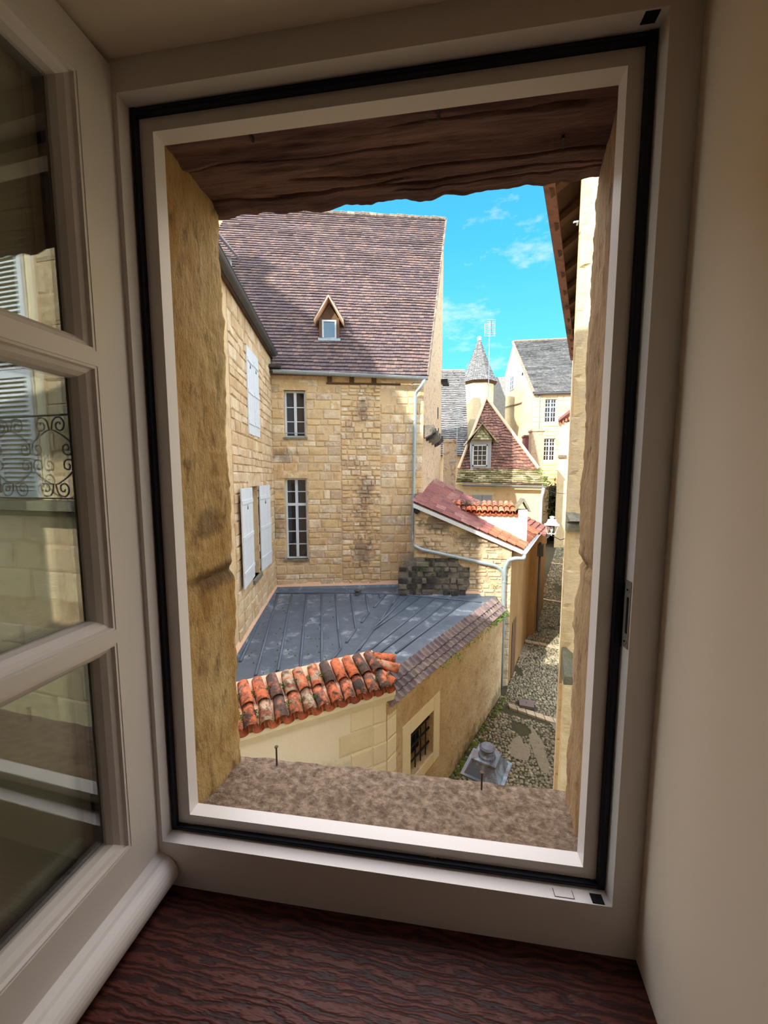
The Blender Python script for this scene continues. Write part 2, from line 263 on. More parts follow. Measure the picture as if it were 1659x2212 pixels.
# ------------------------------------------------------------------ generic builders
def stone_meshes(n, name, mats):
    """unit blocks (x,z in -.5..+.5, y from 0 (back) to -1 (front)) with chipped, bevelled fronts"""
    out = {}
    for mk in mats:
        L = []
        for i in range(n):
            rr = random.Random(i*13+5); j = lambda a: rr.uniform(-a, a)
            v = [(-.5,0,-.5),(.5,0,-.5),(.5,0,.5),(-.5,0,.5)]
            m = [(-.5+j(.015),-.55,-.5+j(.03)),(.5+j(.015),-.55,-.5+j(.03)),(.5+j(.015),-.55,.5+j(.03)),(-.5+j(.015),-.55,.5+j(.03))]
            f = [(-.44+j(.03),-1+j(.2),-.40+j(.05)),(.44+j(.03),-1+j(.2),-.40+j(.05)),(.44+j(.03),-1+j(.2),.40+j(.05)),(-.44+j(.03),-1+j(.2),.40+j(.05))]
            b = MB(); b.mesh(v+m+f+[(j(.1),-1.08,j(.1))], [(0,1,5,4),(1,2,6,5),(2,3,7,6),(3,0,4,7),(4,5,9,8),(5,6,10,9),(6,7,11,10),(7,4,8,11),(8,9,12),(9,10,12),(10,11,12),(11,8,12)])
            me = bpy.data.meshes.new(name); me.from_pydata(b.v, [], b.f); me.materials.append(MS[mk]); L.append(me)
        out[mk] = L
    return out
POOL = stone_meshes(8, 'stone', ['facade_stone', 'left_stone', 'pipe_stone', 'black_stone', 'ashlar', 'pier_stone', 'jamb', 'far_wall'])

def masonry(pl, parent, rows, inside, holes, matf, wr=(.25, .6), proud=.02, gap=.018, name='stone', rng=None, jit=.0, limit=300, skip=0.):
    """rows: list of (z0,z1). inside(z)->(a0,a1) or None"""
    rng = rng or R; n = 0; todo = []
    for z0, z1 in rows:
        zm = (z0+z1)/2; iv = inside(zm)
        if not iv: continue
        segs = [iv]
        for h in holes:
            if h[2] < z1-.03 and h[3] > z0+.03:
                ns = []
                for a, b in segs:
                    if h[1] <= a or h[0] >= b: ns.append((a, b)); continue
                    if h[0] > a: ns.append((a, h[0]))
                    if h[1] < b: ns.append((h[1], b))
                segs = ns
        for a, b in segs:
            x = a
            while b-x > .06:
                wd = rng.uniform(*wr(zm, x) if callable(wr) else wr)
                if x+wd > b-.12: wd = b-x
                todo.append((x, x+wd, z0, z1)); x += wd
    if len(todo) > limit:
        keep = sorted(todo, key=lambda t: -(t[1]-t[0])*(t[3]-t[2]))
        big, small = keep[:limit], keep[limit:]
    else: big, small = todo, []
    for (a0, a1, z0, z1) in big:
        if rng.random() < skip: continue
        k = matf((a0+a1)/2, (z0+z1)/2); me = rng.choice(POOL[k]); pr = proud*rng.uniform(.6, 1.6)
        ww = a1-a0-gap; hh = z1-z0-gap
        if ww < .03 or hh < .03: continue
        dz = rng.uniform(-jit, jit)
        M = Matrix.Translation(pl.w((a0+a1)/2, (z0+z1)/2+dz, -.01)) @ (pl.rot.to_4x4()) @ Matrix.Rotation(rng.uniform(-.012, .012), 4, 'Y') @ Matrix.Diagonal((ww, pr+.01, hh, 1))
        inst(name, me, parent, M); n += 1
    if small:
        mb = MB()
        for (a0, a1, z0, z1) in small:
            if rng.random() < skip: continue
            r = rng.random(); mb.pbox(pl, a0+gap/2, a1-gap/2, z0+gap/2, z1-gap/2, -.01, proud*rng.uniform(.5, 1.3), r)
        if mb.v: mb.build('small_stone', MS[matf(0, 0)], parent, kind='stuff')
    return n
def rowsgen(z0, z1, lo, hi, rng=None):
    rng = rng or R; L = []; z = z0
    while z < z1-.05:
        h = rng.uniform(lo, hi)
        if z+h > z1-.08: h = z1-z
        L.append((z, z+h)); z += h
    return L
def wallgrid(mb, pl, a0, a1, z0, z1, holes, th=.3, rd=None):
    """slab with rectangular openings"""
    As = sorted({a0, a1, *[h[i] for h in holes for i in (0, 1)]}); Zs = sorted({z0, z1, *[h[i] for h in holes for i in (2, 3)]})
    for i in range(len(As)-1):
        for j in range(len(Zs)-1):
            am, zm = (As[i]+As[i+1])/2, (Zs[j]+Zs[j+1])/2
            if any(h[0] < am < h[1] and h[2] < zm < h[3] for h in holes): continue
            mb.pbox(pl, As[i], As[i+1], Zs[j], Zs[j+1], -th, 0)
def window_part(pl, parent, a0, a1, z0, z1, cols=2, rows=3, transom=None, depth=.16, fw=.06, bw=.03, mk='white_paint', cas=True, glass='window_glass', name='window', big=True):
    """casement window set back in the opening: frame (with stiles, bars) + single panes"""
    mb = MB(); o0, o1 = -depth-.05, -depth
    B = lambda A, Bx, C, D, e=0: mb.pbox(pl, A, Bx, C, D, o0, o1+e)
    B(a0, a0+fw, z0, z1); B(a1-fw, a1, z0, z1); B(a0+fw, a1-fw, z0, z0+fw); B(a0+fw, a1-fw, z1-fw, z1)
    fields = []; zz = [(z0+fw, z1-fw, rows)]
    if transom:
        zt, rt = transom; B(a0+fw, a1-fw, zt-.045, zt+.045, .02); zz = [(z0+fw, zt-.045, rows), (zt+.045, z1-fw, rt)]
    if cas:
        am = (a0+a1)/2; B(am-fw*.75, am+fw*.75, z0+fw, z1-fw, .015); halves = [(a0+fw, am-fw*.75), (am+fw*.75, a1-fw)]
    else: halves = [(a0+fw, a1-fw)]
    panes = []
    nc = max(1, cols//len(halves))
    for (A, Bx) in halves:
        for (C, D, rn) in zz:
            dx = (Bx-A)/nc; dz = (D-C)/rn
            for i in range(1, nc): B(A+i*dx-bw/2, A+i*dx+bw/2, C, D, -.01)
            for j in range(1, rn): B(A, Bx, C+j*dz-bw/2, C+j*dz+bw/2, -.008)
            for i in range(nc):
                for j in range(rn): panes.append((A+i*dx+(bw/2 if i else 0), A+(i+1)*dx-(bw/2 if i < nc-1 else 0), C+j*dz+(bw/2 if j else 0), C+(j+1)*dz-(bw/2 if j < rn-1 else 0)))
    o = mb.build(name, MS[mk], parent)
    for p in panes:
        q = MB(); q.pbox(pl, p[0], p[1], p[2], p[3], o0+.005, o0+.022); q.build('pane', MS[glass], o)
    return o
def shutter(pl, parent, a0, a1, z0, z1, out=.03, ang=0., hinge='l', mk='white_paint'):
    """board shutter with ledges and a small cut-out; turned about its hinge by ang"""
    h = a0 if hinge == 'l' else a1; P0 = pl.w(h, 0, out)
    d = pl.u*(1 if hinge == 'l' else -1); dd = d*math.cos(ang)+pl.n*math.sin(ang)
    A = P0; B = P0+dd*(a1-a0)
    if hinge != 'l': A, B = B, A
    q = Pl(A, B); q.L = (B-A).length; mb = MB(); wd = q.L
    n = 3
    for i in range(n): mb.pbox(q, i*wd/n+.004, (i+1)*wd/n-.004, z0, z1, 0, .03)
    mb.pbox(q, 0, wd, z0+.001, z1-.001, .004, .026)
    o = mb.build('shutter', MS[mk], parent)
    for zz in (z0+.14*(z1-z0), z0+.5*(z1-z0), z0+.86*(z1-z0)):
        k = MB(); k.pbox(q, .02, wd-.02, zz-.045, zz+.045, .03, .045); k.build('ledge', MS[mk], o)
    k = MB(); cx, cz = wd/2, z0+.8*(z1-z0)
    k.prism([q.w(cx-.05, cz-.05, .03), q.w(cx+.05, cz-.05, .03), q.w(cx+.03, cz+.01, .03), q.w(cx, cz+.07, .03), q.w(cx-.03, cz+.01, .03)], q.n*.003); k.build('cutout', MS['dark_gap'], o)
    return o
def tile_field(mb, P00, P10, P01, P11, ncol, nrow, th=.02, lift=.02, rng=None, wob=.0, gapf=.03):
    """flat roof tiles on a patch: P00,P10 lower edge, P01,P11 upper edge"""
    rng = rng or R; P00, P10, P01, P11 = map(Vector, (P00, P10, P01, P11))
    N = (P10-P00).cross(P01-P00).normalized()
    def P(u, v): return P00*(1-u)*(1-v)+P10*u*(1-v)+P01*(1-u)*v+P11*u*v
    for j in range(nrow):
        sh = .5*(j % 2)
        for i in range(-1 if sh else 0, ncol):
            u0, u1 = max(0, (i+sh)/ncol), min(1, (i+1+sh)/ncol)
            if u1-u0 < .2/ncol: continue
            g = gapf/ncol; v0 = j/nrow; v1 = min(1, (j+1.25)/nrow); r = rng.random(); l = lift*rng.uniform(.8, 1.25); wo = wob*(noise.noise(Vector((u0*5, j*.35, 0))))/nrow
            dv = rng.uniform(-.06, .06)/nrow+wo
            a, b, cc, d = P(u0+g, max(0,v0+dv)), P(u1-g, max(0,v0+dv+rng.uniform(-.03,.03)/nrow)), P(u1-g, v1), P(u0+g, v1)
            t0 = N*(l+th); b0 = N*l*.3
            mb.hexa([a+b0, b+b0, cc, d, a+t0, b+t0, cc+N*.004, d+N*.004], r)
def gutter(parent, A, B, rad=.07, mk='zinc', name='gutter', brackets=0):
    A, B = Vector(A), Vector(B); d = (B-A).normalized(); s = d.cross(Vector((0,0,1))).normalized(); n = 8; mb = MB(); rings = []
    for P in (A, B):
        o_ = [P+s*math.cos(t)*rad-Vector((0,0,1))*math.sin(t)*rad for t in [math.pi*k/n for k in range(n+1)]]
        i_ = [P+s*math.cos(t)*rad*.9-Vector((0,0,1))*math.sin(t)*rad*.9 for t in [math.pi*k/n for k in range(n, -1, -1)]]
        rings.append(o_+i_)
    m = len(rings[0]); mb.mesh(rings[0]+rings[1], [(k, (k+1)%m, m+(k+1)%m, m+k) for k in range(m)]+[tuple(range(m))[::-1], tuple(range(m, 2*m))])
    mb.tube([A+s*rad, B+s*rad], rad*.13, 5)
    mb.tube([A-s*rad, B-s*rad], rad*.13, 5)
    o = mb.build(name, MS[mk], parent)
    for k in range(brackets):
        P = A.lerp(B, (k+.5)/brackets); q = MB(); q.tube([P+s*math.cos(t)*rad*1.08-Vector((0,0,1))*math.sin(t)*rad*1.08 for t in [math.pi*k/6 for k in range(7)]], rad*.1, 4); q.build('gutter_bracket', MS[mk], o)
    return o
def pipe(parent, pts, rad, mk='zinc', name='downpipe', collars=()):
    o = smoothtube(pts, rad).build(name, MS[mk], parent, smooth=True)
    for cpt, ax in collars:
        q = MB(); cpt = Vector(cpt); ax = Vector(ax).normalized(); q.tube([cpt-ax*rad*.35, cpt+ax*rad*.35], rad*1.18, 10); q.build('collar', MS[mk], o)
    return o
def smoothtube(pts, rad, n=10):
    P = [Vector(p) for p in pts]; Q = [P[0]]
    for i in range(1, len(P)-1):
        a, b, cc = P[i-1], P[i], P[i+1]; r = min((b-a).length, (cc-b).length)*.35
        p0 = b+(a-b).normalized()*r; p2 = b+(cc-b).normalized()*r
        for t in (0, .25, .5, .75, 1): Q.append(p0*(1-t)**2+b*2*t*(1-t)+p2*t*t)
    Q.append(P[-1]); mb = MB(); mb.tube(Q, rad, n); return mb
def grid(fn, nu, nv):
    vs = [fn(i/nu, j/nv) for j in range(nv+1) for i in range(nu+1)]
    fs = [(j*(nu+1)+i, j*(nu+1)+i+1, (j+1)*(nu+1)+i+1, (j+1)*(nu+1)+i) for j in range(nv) for i in range(nu)]
    return vs, fs
def fb(p, s=1., o=4):
    v = 0; a = 1
    for i in range(o): v += a*noise.noise(Vector(p)*s); s *= 2.1; a *= .5
    return v
def leaves(name, parent, pts, size, mk='leaf', n=6, rng=None):
    rng = rng or R; mb = MB()
    for p in pts:
        for k in range(n):
            q = Vector(p)+Vector([rng.gauss(0, 1) for _ in range(3)])*size*1.3
            a = Vector([rng.gauss(0, 1) for _ in range(3)]).normalized(); b = a.orthogonal().normalized(); s = size*rng.uniform(.5, 1.1); r = rng.random()
            mb.face([q-a*s, q+b*s*.5, q+a*s, q-b*s*.5], r)
    return mb.build(name, MS[mk], parent, kind='stuff')
# ------------------------------------------------------------------ SETTING: outer wall, reveal, room
GX0, GX1, GZ0, GZ1 = -.497, .287, -.680, .592        # clear opening of the frame
def struct(o): o['kind'] = 'structure'; return o
m = MB()
def holebox(mb, X0, X1, Z0, Z1, hx0, hx1, hz0, hz1, y0, y1):
    mb.box(X0, hx0, y0, y1, Z0, Z1); mb.box(hx1, X1, y0, y1, Z0, Z1)
    mb.box(hx0, hx1, y0, y1, Z0, hz0); mb.box(hx0, hx1, y0, y1, hz1, Z1)
holebox(m, -6.2, 1.30, -7.6, 3.9, -.62, .44, -.86, .80, .64, .79)
wall_front = struct(m.build('wall_front', MS['jamb']))
# jambs: two rough stones each side
def jamb(side, z0, z1, mk, seed):
    X0 = GX0+.020 if side < 0 else GX1-.020
    def fn(u, v):
        # u: 0 inner edge .. 0.62 outer arris .. 1 round the corner onto the facade
        z = z0+(z1-z0)*v
        if u < .6:
            y = .615+(.195)*(u/.6); t = u/.6
        else: y = .81; t = 1
        x = X0+(-side)*0+side*(-.012)*0
        base = X0+side*(.012 if side > 0 else -.004)*t
        if side > 0: base = X0+.03*t
        p = Vector((seed*3.1, y*7, z*4))
        chip = max(0, fb((seed, z*5.5, 1.7), 1, 4))*.018*(t**3) + fb((seed+4, z*19, 3), 1, 3)*.005*t**2
        rough = fb(p, 1.8, 5)*.0045+abs(fb(p*6, 1.5, 3))*.003
        edge = min(v, 1-v)*(z1-z0); rough -= .008*math.exp(-(edge/.010)**2)
        x = base-side*rough+side*chip*.5
        y = y-chip*.6
        if u >= .6: x = x+side*((u-.6)/.4)*.14+0; y = y+fb((x*9, z*9, seed), 1, 3)*.004
        return (x, y, z)
    vs, fs = grid(fn, 44, int((z1-z0)*180)+10); b = MB(); b.mesh(vs, fs)
    o = b.build('jamb_stone', MS[mk], wall_front, smooth=True); return o
jamb(-1, -.215, .66, 'jamb', 1.3); jamb(-1, -.78, -.215, 'jamb', 2.9)
jamb(1, -.17, .66, 'jamb_right', 5.2); jamb(1, -.78, -.17, 'jamb_right', 7.7)
# wooden lintel beam over the opening
CRACKS = [(.775, .010, 4, .0016, .012, -.6, .5), (.745, .014, 3, .0018, .012, -.3, .30), (.79, .006, 6, .0014, .010, -.1, .5), (.70, .010, 5, .0013, .007, -.5, .0), (.765, .02, 5, .0014, .009, -.35, -.05), (.66, .006, 5, .0012, .005, -.1, .25)]
def beamf(u, v):
    x = -.60+1.02*u; a = v/.7 if v < .7 else 1+(v-.7)/.15
    if a < 1: y, z = .615+.205*a, .578
    elif a < 2: y, z = .82, .578+.14*(a-1)
    else: y, z = .82-.18*(a-2), .718
    p = Vector((x*2.2, y*16, z*16)); d = fb(p, 1., 5)*.0055-max(0, fb(p*.8+Vector((3,1,2)), 1.4, 4)-.2)*.012
    for (yc, amp, f_, wd_, dp_, xa, xb) in CRACKS:
        if xa < x < xb: q_ = (y-yc-amp*fb((x*f_, yc*50, 1), 1, 3))/wd_; d += dp_*math.exp(-q_*q_)*min(1, (x-xa)*25, (xb-x)*25)
    if a < 1: z += d+.012*(a**6)*fb((x*14, 2, 2), 1, 3)-.012*a*(1-abs(u-.5))
    elif a < 2: y += d*.8
    return (x, y, z)
vs, fs = grid(beamf, 280, 150); b = MB(); b.mesh(vs, fs); b.sm = True
b.build('lintel_beam', MS['beam'], wall_front, smooth=True)
for (px_, py_, ln_, lean) in [(945, 235, .028, .1), (1212, 305, .022, .35), (540, 290, .022, 0)]:   # old iron wedges / slits in the beam
    q = atZ(px_, py_, .572); k = MB(); k.hexa([q+Vector(v) for v in [(-.002,-ln_/2,-.004),(.002,-ln_/2,-.004),(.002+lean*.02,ln_/2,-.004),(-.002+lean*.02,ln_/2,-.004),(-.003,-ln_/2,.01),(.003,-ln_/2,.01),(.003+lean*.02,ln_/2,.01),(-.003+lean*.02,ln_/2,.01)]])
    k.build('wedge', MS['iron'], wall_front)
# rough outer stone sill
def sillf(u, v):
    x = -.56+.94*u; a = v*1.35
    if a < 1: y = .60+.225*a; z = -.674-.038*a
    else: y = .825+.004; z = -.712-.30*(a-1)
    tool = math.sin((x*.8+y*.9)*150+2.5*noise.noise(Vector((x*12, y*12, 0))))*.0016
    d = fb((x*17, y*17, .5), 1, 5)*.0060+fb((x*60, y*60, 2), 1, 3)*.0016+tool
    if a < 1: z += d-(.006*max(0, fb((x*15, 9, 9), 1, 3))*a**4)
    y += (a**4 if a < 1 else 1)*fb((x*9, 3, 1), 1, 4)*.008
    return (x, y, z)
vs, fs = grid(sillf, 200, 66); b = MB(); b.mesh(vs, fs); b.build('stone_sill', MS['sillstone'], wall_front, smooth=True)
def rod(px, ytop, ybase, label, hexh):
    base = None
    for yy in [ybase]:
        base = atZ(px, yy, -.708) ; base = base*1.0
    top = atY(px-1, ytop, base.y); h = top.z-base.z
    t = thing('bolt', label, 'bolt', base, None)
    k = MB(); n = 26
    prof = [(.0019+.0004*(i % 2), -.004+(h-.0)*i/n) for i in range(n+1)]
    k.lathe(base, prof, 8); k.build('threaded_shank', MS['rust'], t, smooth=False)
    k = MB(); k.lathe(base+Vector((0,0,h-.003)), [(.0026, 0), (.0048, .0022), (.0048, .0036), (.001, .0036)], 10); hd = k.build('bolt_head', MS['rust'], t)
    return t
rod(598, 1613, 1652, 'thin rusty upright screw at the left end of the stone sill', 1)
rod(1040, 1668, 1706, 'thin rusty upright screw on the stone sill in front of the street lantern', 1)

# window frame, stepped section
win = bpy.data.objects.new('window_1', None); COL.objects.link(win); win.location = (-.105, .57, -.68); win['kind'] = 'structure'
def ringpart(name, x0, x1, z0, z1, w0, y0, y1, mk, X0=None, parent=None):
    """four members around x0..x1,z0..z1 (clear), outer offset w0"""
    for (a, b_, c_, d_) in [(x0-w0, x0, z0-w0, z1+w0), (x1, x1+w0, z0-w0, z1+w0), (x0, x1, z0-w0, z0), (x0, x1, z1, z1+w0)]:
        k = MB(); k.box(a, b_, y0, y1, c_, d_); o = k.build(name, MS[mk], parent or win)
# outer frame members (face towards the room y=.57, rebate back at y=.60)
for (a, b_, c_, d_) in [(-.545, GX0, -.79, .655), (GX1, .330, -.79, .655), (GX0, GX1, -.79, GZ0), (GX0, GX1, GZ1, .655)]:
    k = MB(); k.box(a, b_, .570, .640, c_, d_); k.build('outer_frame', MS['frame_paint'], win)
LX0, LX1, LZ0, LZ1 = -.463, .254, -.652, .560
for (a, b_, c_, d_) in [(GX0, LX0, GZ0, GZ1), (LX1, GX1, GZ0, GZ1), (LX0, LX1, GZ0, LZ0), (LX0, LX1, LZ1, GZ1)]:
    k = MB(); k.box(a, b_, .602, .628, c_, d_); k.build('rebate_lip', MS['frame_paint'], win)
for (a, b_, c_, d_) in [(GX0+.001, GX0+.010, GZ0, GZ1), (GX1-.012, GX1-.001, GZ0, GZ1), (GX0+.010, GX1-.012, GZ0+.001, GZ0+.009), (GX0+.010, GX1-.012, GZ1-.011, GZ1-.001)]:
    k = MB(); k.box(a, b_, .594, .603, c_, d_); k.tube([((a+.002), .594, c_+.004), ((a+.002), .594, d_-.004)] if d_-c_ > .5 else [(a+.004, .594, (c_+d_)/2), (b_-.004, .594, (c_+d_)/2)], .0018, 6)
    k.build('gasket', MS['gasket'], win)
# striker plate on the right member
s0 = atX(1373, 1262, GX1); s1 = atX(1358, 1405, GX1); xs = GX1-.0012
sp = MB(); sp.box(xs, GX1+.001, .573, .590, s1.z, s0.z); spo = sp.build('striker_plate', MS['steel'], win)
hh = s0.z-s1.z
k = MB(); k.box(xs-.0006, GX1, .5765, .5815, s1.z+hh*.22, s1.z+hh*.76); k.build('bolt_slot', MS['dark_gap'], spo)
for f in (.10, .87):
    k = MB(); zc = s1.z+hh*f; n = 14
    k.mesh([(xs-.001, .5795+math.cos(i*2*math.pi/n)*.0042, zc+math.sin(i*2*math.pi/n)*.0042) for i in range(n)]+[(xs, .5795+math.cos(i*2*math.pi/n)*.0048, zc+math.sin(i*2*math.pi/n)*.0048) for i in range(n)], [tuple(range(n))]+[(i, (i+1)%n, n+(i+1)%n, n+i) for i in range(n)])
    sc = k.build('screw', MS['steel'], spo); k = MB(); k.lathe((xs-.0012, .5795, zc), [(.0014, -.0012), (.0014, .0012)], 6); k.build('screw_recess', MS['dark_gap'], win)
k = MB(); k.box(xs-.0003, GX1, .5915, .5925, s1.z-.004, s0.z-.006); k.build('plate_groove', MS['dark_gap'], win)
# square bolt sockets in the top and bottom member
for z in (GZ0, GZ1):
    k = MB(); sgn = 1 if z < 0 else -1; k.box(GX1-.028, GX1-.010, .572, .586, z-.001, z+.0012*1) ; k.build('bolt_socket', MS['dark_gap'], win)
k = MB(); n = 0
for (a, b_) in [((GX1-.085, .574), (GX1-.055, .574)), ((GX1-.085, .574), (GX1-.085, .586)), ((GX1-.055, .574), (GX1-.055, .586))]:
    k.box(min(a[0], b_[0])-.0004, max(a[0], b_[0])+.0004, min(a[1], b_[1])-.0004, max(a[1], b_[1])+.0004, GZ0, GZ0+.0006)
k.build('scratch_mark', MS['oldwood'], win)

# casement leaf, opened inwards about 93 degrees, hinged on the left member
LA = math.atan(.05); HX, HY = -.505, .572
lu = Vector((-math.sin(LA), -math.cos(LA), 0))                 # along the leaf, from the hinge to the free edge
leafpl = Pl((HX+lu.x*.84, HY+lu.y*.84), (HX, HY))              # outside face of the leaf looks to +X
LL = .84; zT, zB = .632, -.745; st = .058
sash = MB()
def lb(mb, a0, a1, z0, z1, o0, o1): mb.pbox(leafpl, LL-a1, LL-a0, z0, z1, o0, o1)
lb(sash, 0, st, zB, zT, -.055, 0); lb(sash, LL-st, LL, zB, zT, -.055, 0); lb(sash, st, LL-st, zT-.062, zT, -.055, 0); lb(sash, st, LL-st, zB, zB+.115, -.055, 0)
sash_o = sash.build('sash', MS['frame_paint'], win)
mz = [(.166, .188), (-.268, -.246)]
def bead(a0, a1, z0, z1):
    """moulded glazing bead around one glass field"""
    k = MB(); prof = [(0, -.001), (.004, -.001), (.006, -.006), (.012, -.009), (.018, -.016), (.021, -.026), (.021, -.032), (0, -.032)]
    cs = [(a0, z0, 1, 1), (a1, z0, -1, 1), (a1, z1, -1, -1), (a0, z1, 1, -1)]; n = len(prof); vs = []
    for (a, z, sa, sz) in cs: vs += [leafpl.w(LL-(a+sa*p[0]), z+sz*p[0], p[1]) for p in prof]
    fs = [(i*n+j, i*n+(j+1)%n, ((i+1)%4)*n+(j+1)%n, ((i+1)%4)*n+j) for i in range(4) for j in range(n)]
    k.mesh(vs, fs); return k.build('glazing_bead', MS['frame_paint'], sash_o)
zs = [zB+.115, mz[1][0], mz[1][1], mz[0][0], mz[0][1], zT-.062]
for (z0, z1) in ((zs[0], zs[1]), (zs[2], zs[3]), (zs[4], zs[5])):
    bead(st, LL-st, z0, z1)
    for off in (-.030, -.052):
        k = MB(); lb(k, st+.004, LL-st-.004, z0+.004, z1-.004, off-.002, off+.002); k.build('pane', MS['clear_glass'], sash_o)
    k = MB(); lb(k, st+.008, st+.022, z0, z1, -.050, -.032); lb(k, LL-st-.022, LL-st-.008, z0, z1, -.050, -.032); lb(k, st+.022, LL-st-.022, z0+.004, z0+.020, -.050, -.032); lb(k, st+.022, LL-st-.022, z1-.020, z1-.004, -.050, -.032)
    k.build('spacer', MS['gasket'], sash_o)
for (z0, z1) in mz:
    k = MB(); lb(k, st-.001, LL-st+.001, z0, z1, -.050, .0004); k.build('muntin', MS['frame_paint'], sash_o)
# weather bar at the foot of the leaf (half round drip moulding)
k = MB(); n = 12; prof = [(0, zB+.045)]+[(.010+.028*math.sin(t), zB+.005+.030*math.cos(t)+.004) for t in [math.pi*i/n*.86 for i in range(n+1)]]+[(0, zB-.014)]
pp = [leafpl.w(LL-.002, z, o_) for o_, z in prof]; k.prism(pp, leafpl.w(0, 0)-leafpl.w(LL-.002, 0)); k.build('weather_bar', MS['frame_paint'], sash_o)
for z_ in (.44, -.52):
    k = MB(); k.tube([leafpl.w(LL+.004, z_-.04, -.060), leafpl.w(LL+.004, z_+.04, -.060)], .007, 10); k.build('hinge', MS['steel'], sash_o)

# interior reveals and room
RB = -.12
k = MB(); k.hexa([(.330,.60,-.79),(.338,RB*1.0,-.79) if 0 else (.262,RB,-.79),(.6,RB,-.79),(.6,.60,-.79),(.330,.60,.70),(.262,RB,.70),(.6,RB,.70),(.6,.60,.70)])
struct(k.build('wall_right', MS['room_plaster']))
k = MB(); k.hexa([(-.75,.60,-.79),(-.545,.60,-.79),(-.66,RB,-.79),(-.80,RB,-.79),(-.75,.60,.70),(-.545,.60,.70),(-.66,RB,.70),(-.80,RB,.70)])
struct(k.build('wall_left', MS['room_plaster']))
k = MB(); k.hexa([(-.85,RB,.643),(.6,RB,.643),(.6,.60,.640),(-.85,.60,.640),(-.85,RB,.80),(.6,RB,.80),(.6,.60,.80),(-.85,.60,.80)])
struct(k.build('ceiling_1', MS['room_plaster']))
# dark wooden inner sill board
def woodf(u, v):
    x = -.70+1.06*u; y = -.20+.775*v; z = -.768-.012*(1-v)
    z += .0022*fb((x*2.2, y*9, 0), 1, 4)
    return (x, y, z)
vs, fs = grid(woodf, 60, 50); k = MB(); k.mesh(vs, fs); k.box(-.70, .36, -.20, .575, -.82, -.79)
k.build('trim_1', MS['sill_wood'], None, smooth=False); bpy.data.objects['trim_1']['kind'] = 'structure'
# room behind the camera
rx0, rx1, ry0, rz0, rz1 = -2.4, 2.2, -4.2, -1.75, 1.25
k = MB(); k.box(rx0, -.70, RB-.1, RB+.02, rz0, rz1); k.box(.30, rx1, RB-.1, RB+.02, rz0, rz1); k.box(-.70, .30, RB-.1, RB, rz0, -.80); k.box(-.70, .30, RB-.1, RB, .70, rz1)
struct(k.build('wall_window_side', MS['room_plaster']))
k = MB(); k.box(rx0-.1, rx0, ry0, RB, rz0, rz1); struct(k.build('wall_room_left', MS['room_plaster']))
k = MB(); k.box(rx1, rx1+.1, ry0, RB, rz0, rz1); struct(k.build('wall_room_right', MS['room_plaster']))
k = MB(); k.box(rx0-.1, rx1+.1, ry0-.1, ry0, rz0, rz1); struct(k.build('wall_back', MS['room_plaster']))
k = MB(); k.box(rx0-.1, rx1+.1, ry0-.1, RB, rz1, rz1+.1); struct(k.build('ceiling', MS['room_plaster']))
k = MB(); k.box(rx0-.1, rx1+.1, ry0-.1, RB, rz0-.1, rz0); struct(k.build('floor', MS['sill_wood']))
# our own house: body and roof above the window wall (shades the lane)
hs = thing('town_house', 'our own stone house around the open window, its tiled eave above', 'house', (-2, .2, -7.6))
k = MB(); k.box(-6.2, 1.30, -.0, .62, 1.45, 3.9); k.box(-6.2, -2.6, -5, .62, -7.6, 3.9); k.box(2.4, 2.9, -5, .5, -7.6, 3.9); k.build('wall', MS['jamb'], hs)
k = MB(); tile_field(k, (-6.3, 1.15, 3.85), (1.36, 1.15, 3.85), (-6.3, -5.2, 8.2), (1.36, -5.2, 8.2), 24, 14); k.prism([(-6.3,1.1,3.83),(1.36,1.1,3.83),(1.36,-5.2,8.14),(-6.3,-5.2,8.14)], (0,0,-.15)); k.build('roof', MS['roof_brown'], hs)
# unseen block added to cast shade; outline projected along the sun from shadow edges
def toY(P, Y):
    P = Vector(P); return P-SUNDIR*((P.y-Y)/SUNDIR.y)
ROOFN = FAC.n.copy()
EA = FAC.w(0, 3.45, .25); RID = Vector((.25, 18.1, 11.55)); RV_ = -FAC.u
# roof plane through eave (at out=.25) and the ridge line
e0 = FAC.w(0, 3.38, .22); e1 = FAC.w(FAC.L, 3.38, .22); RN = (e1-e0).cross(RID-e0).normalized()
def onroof(x, y): d = ray(x, y); return d*(e0.dot(RN)/d.dot(RN))
def onpl(pl, x, y, o=0): return pl.w(*pl.px(x, y, o), o)
SY = .2
poly = [toY(onroof(*p), SY) for p in [(480,556),(560,556),(602,582),(576,604),(600,625),(690,700),(752,722),(800,757),(822,802)]]
poly += [toY(onpl(FAC, 855, 835), SY), toY(onpl(FAC, 888, 905), SY), toY(onpl(PIPE, 1036, 1120), SY), toY(onpl(PIPE, 1040, 1290), SY)]
last = poly[-1].copy()
poly += [Vector((last.x-.1, SY, -7.6)), Vector((-22, SY, -7.6)), Vector((-22, SY, poly[0].z))]
tn = thing('shadow_caster', 'unseen block added left of our own house to cast shadow', 'house', (-12, 0, -7.6))
k = MB(); k.prism(poly, Vector((-SUNDIR.x, -SUNDIR.y, 0))*9); k.build('caster_body', MS['left_stone'], tn)
# ------------------------------------------------------------------ MAIN HOUSE (big brown tiled roof)
mh = thing('stone_house', 'tall pale stone house with a huge brown tiled roof and one small roof dormer', 'house', (-3, 14, -7))
u1 = (*FAC.px(613, 843), *FAC.px(661, 945)); W1 = (u1[0], u1[2], u1[3], u1[1])
u2 = (*FAC.px(615, 1033), *FAC.px(666, 1207)); W2 = (u2[0], u2[2], u2[3], u2[1])
zt2 = FAC.px(640, 1090)[1]
k = MB(); wallgrid(k, FAC, -.1, FAC.L, -7.2, 3.42, [W1, W2]); k.build('wall', MS['facade_mortar'], mh)
fw = [o for o in mh.children][-1]
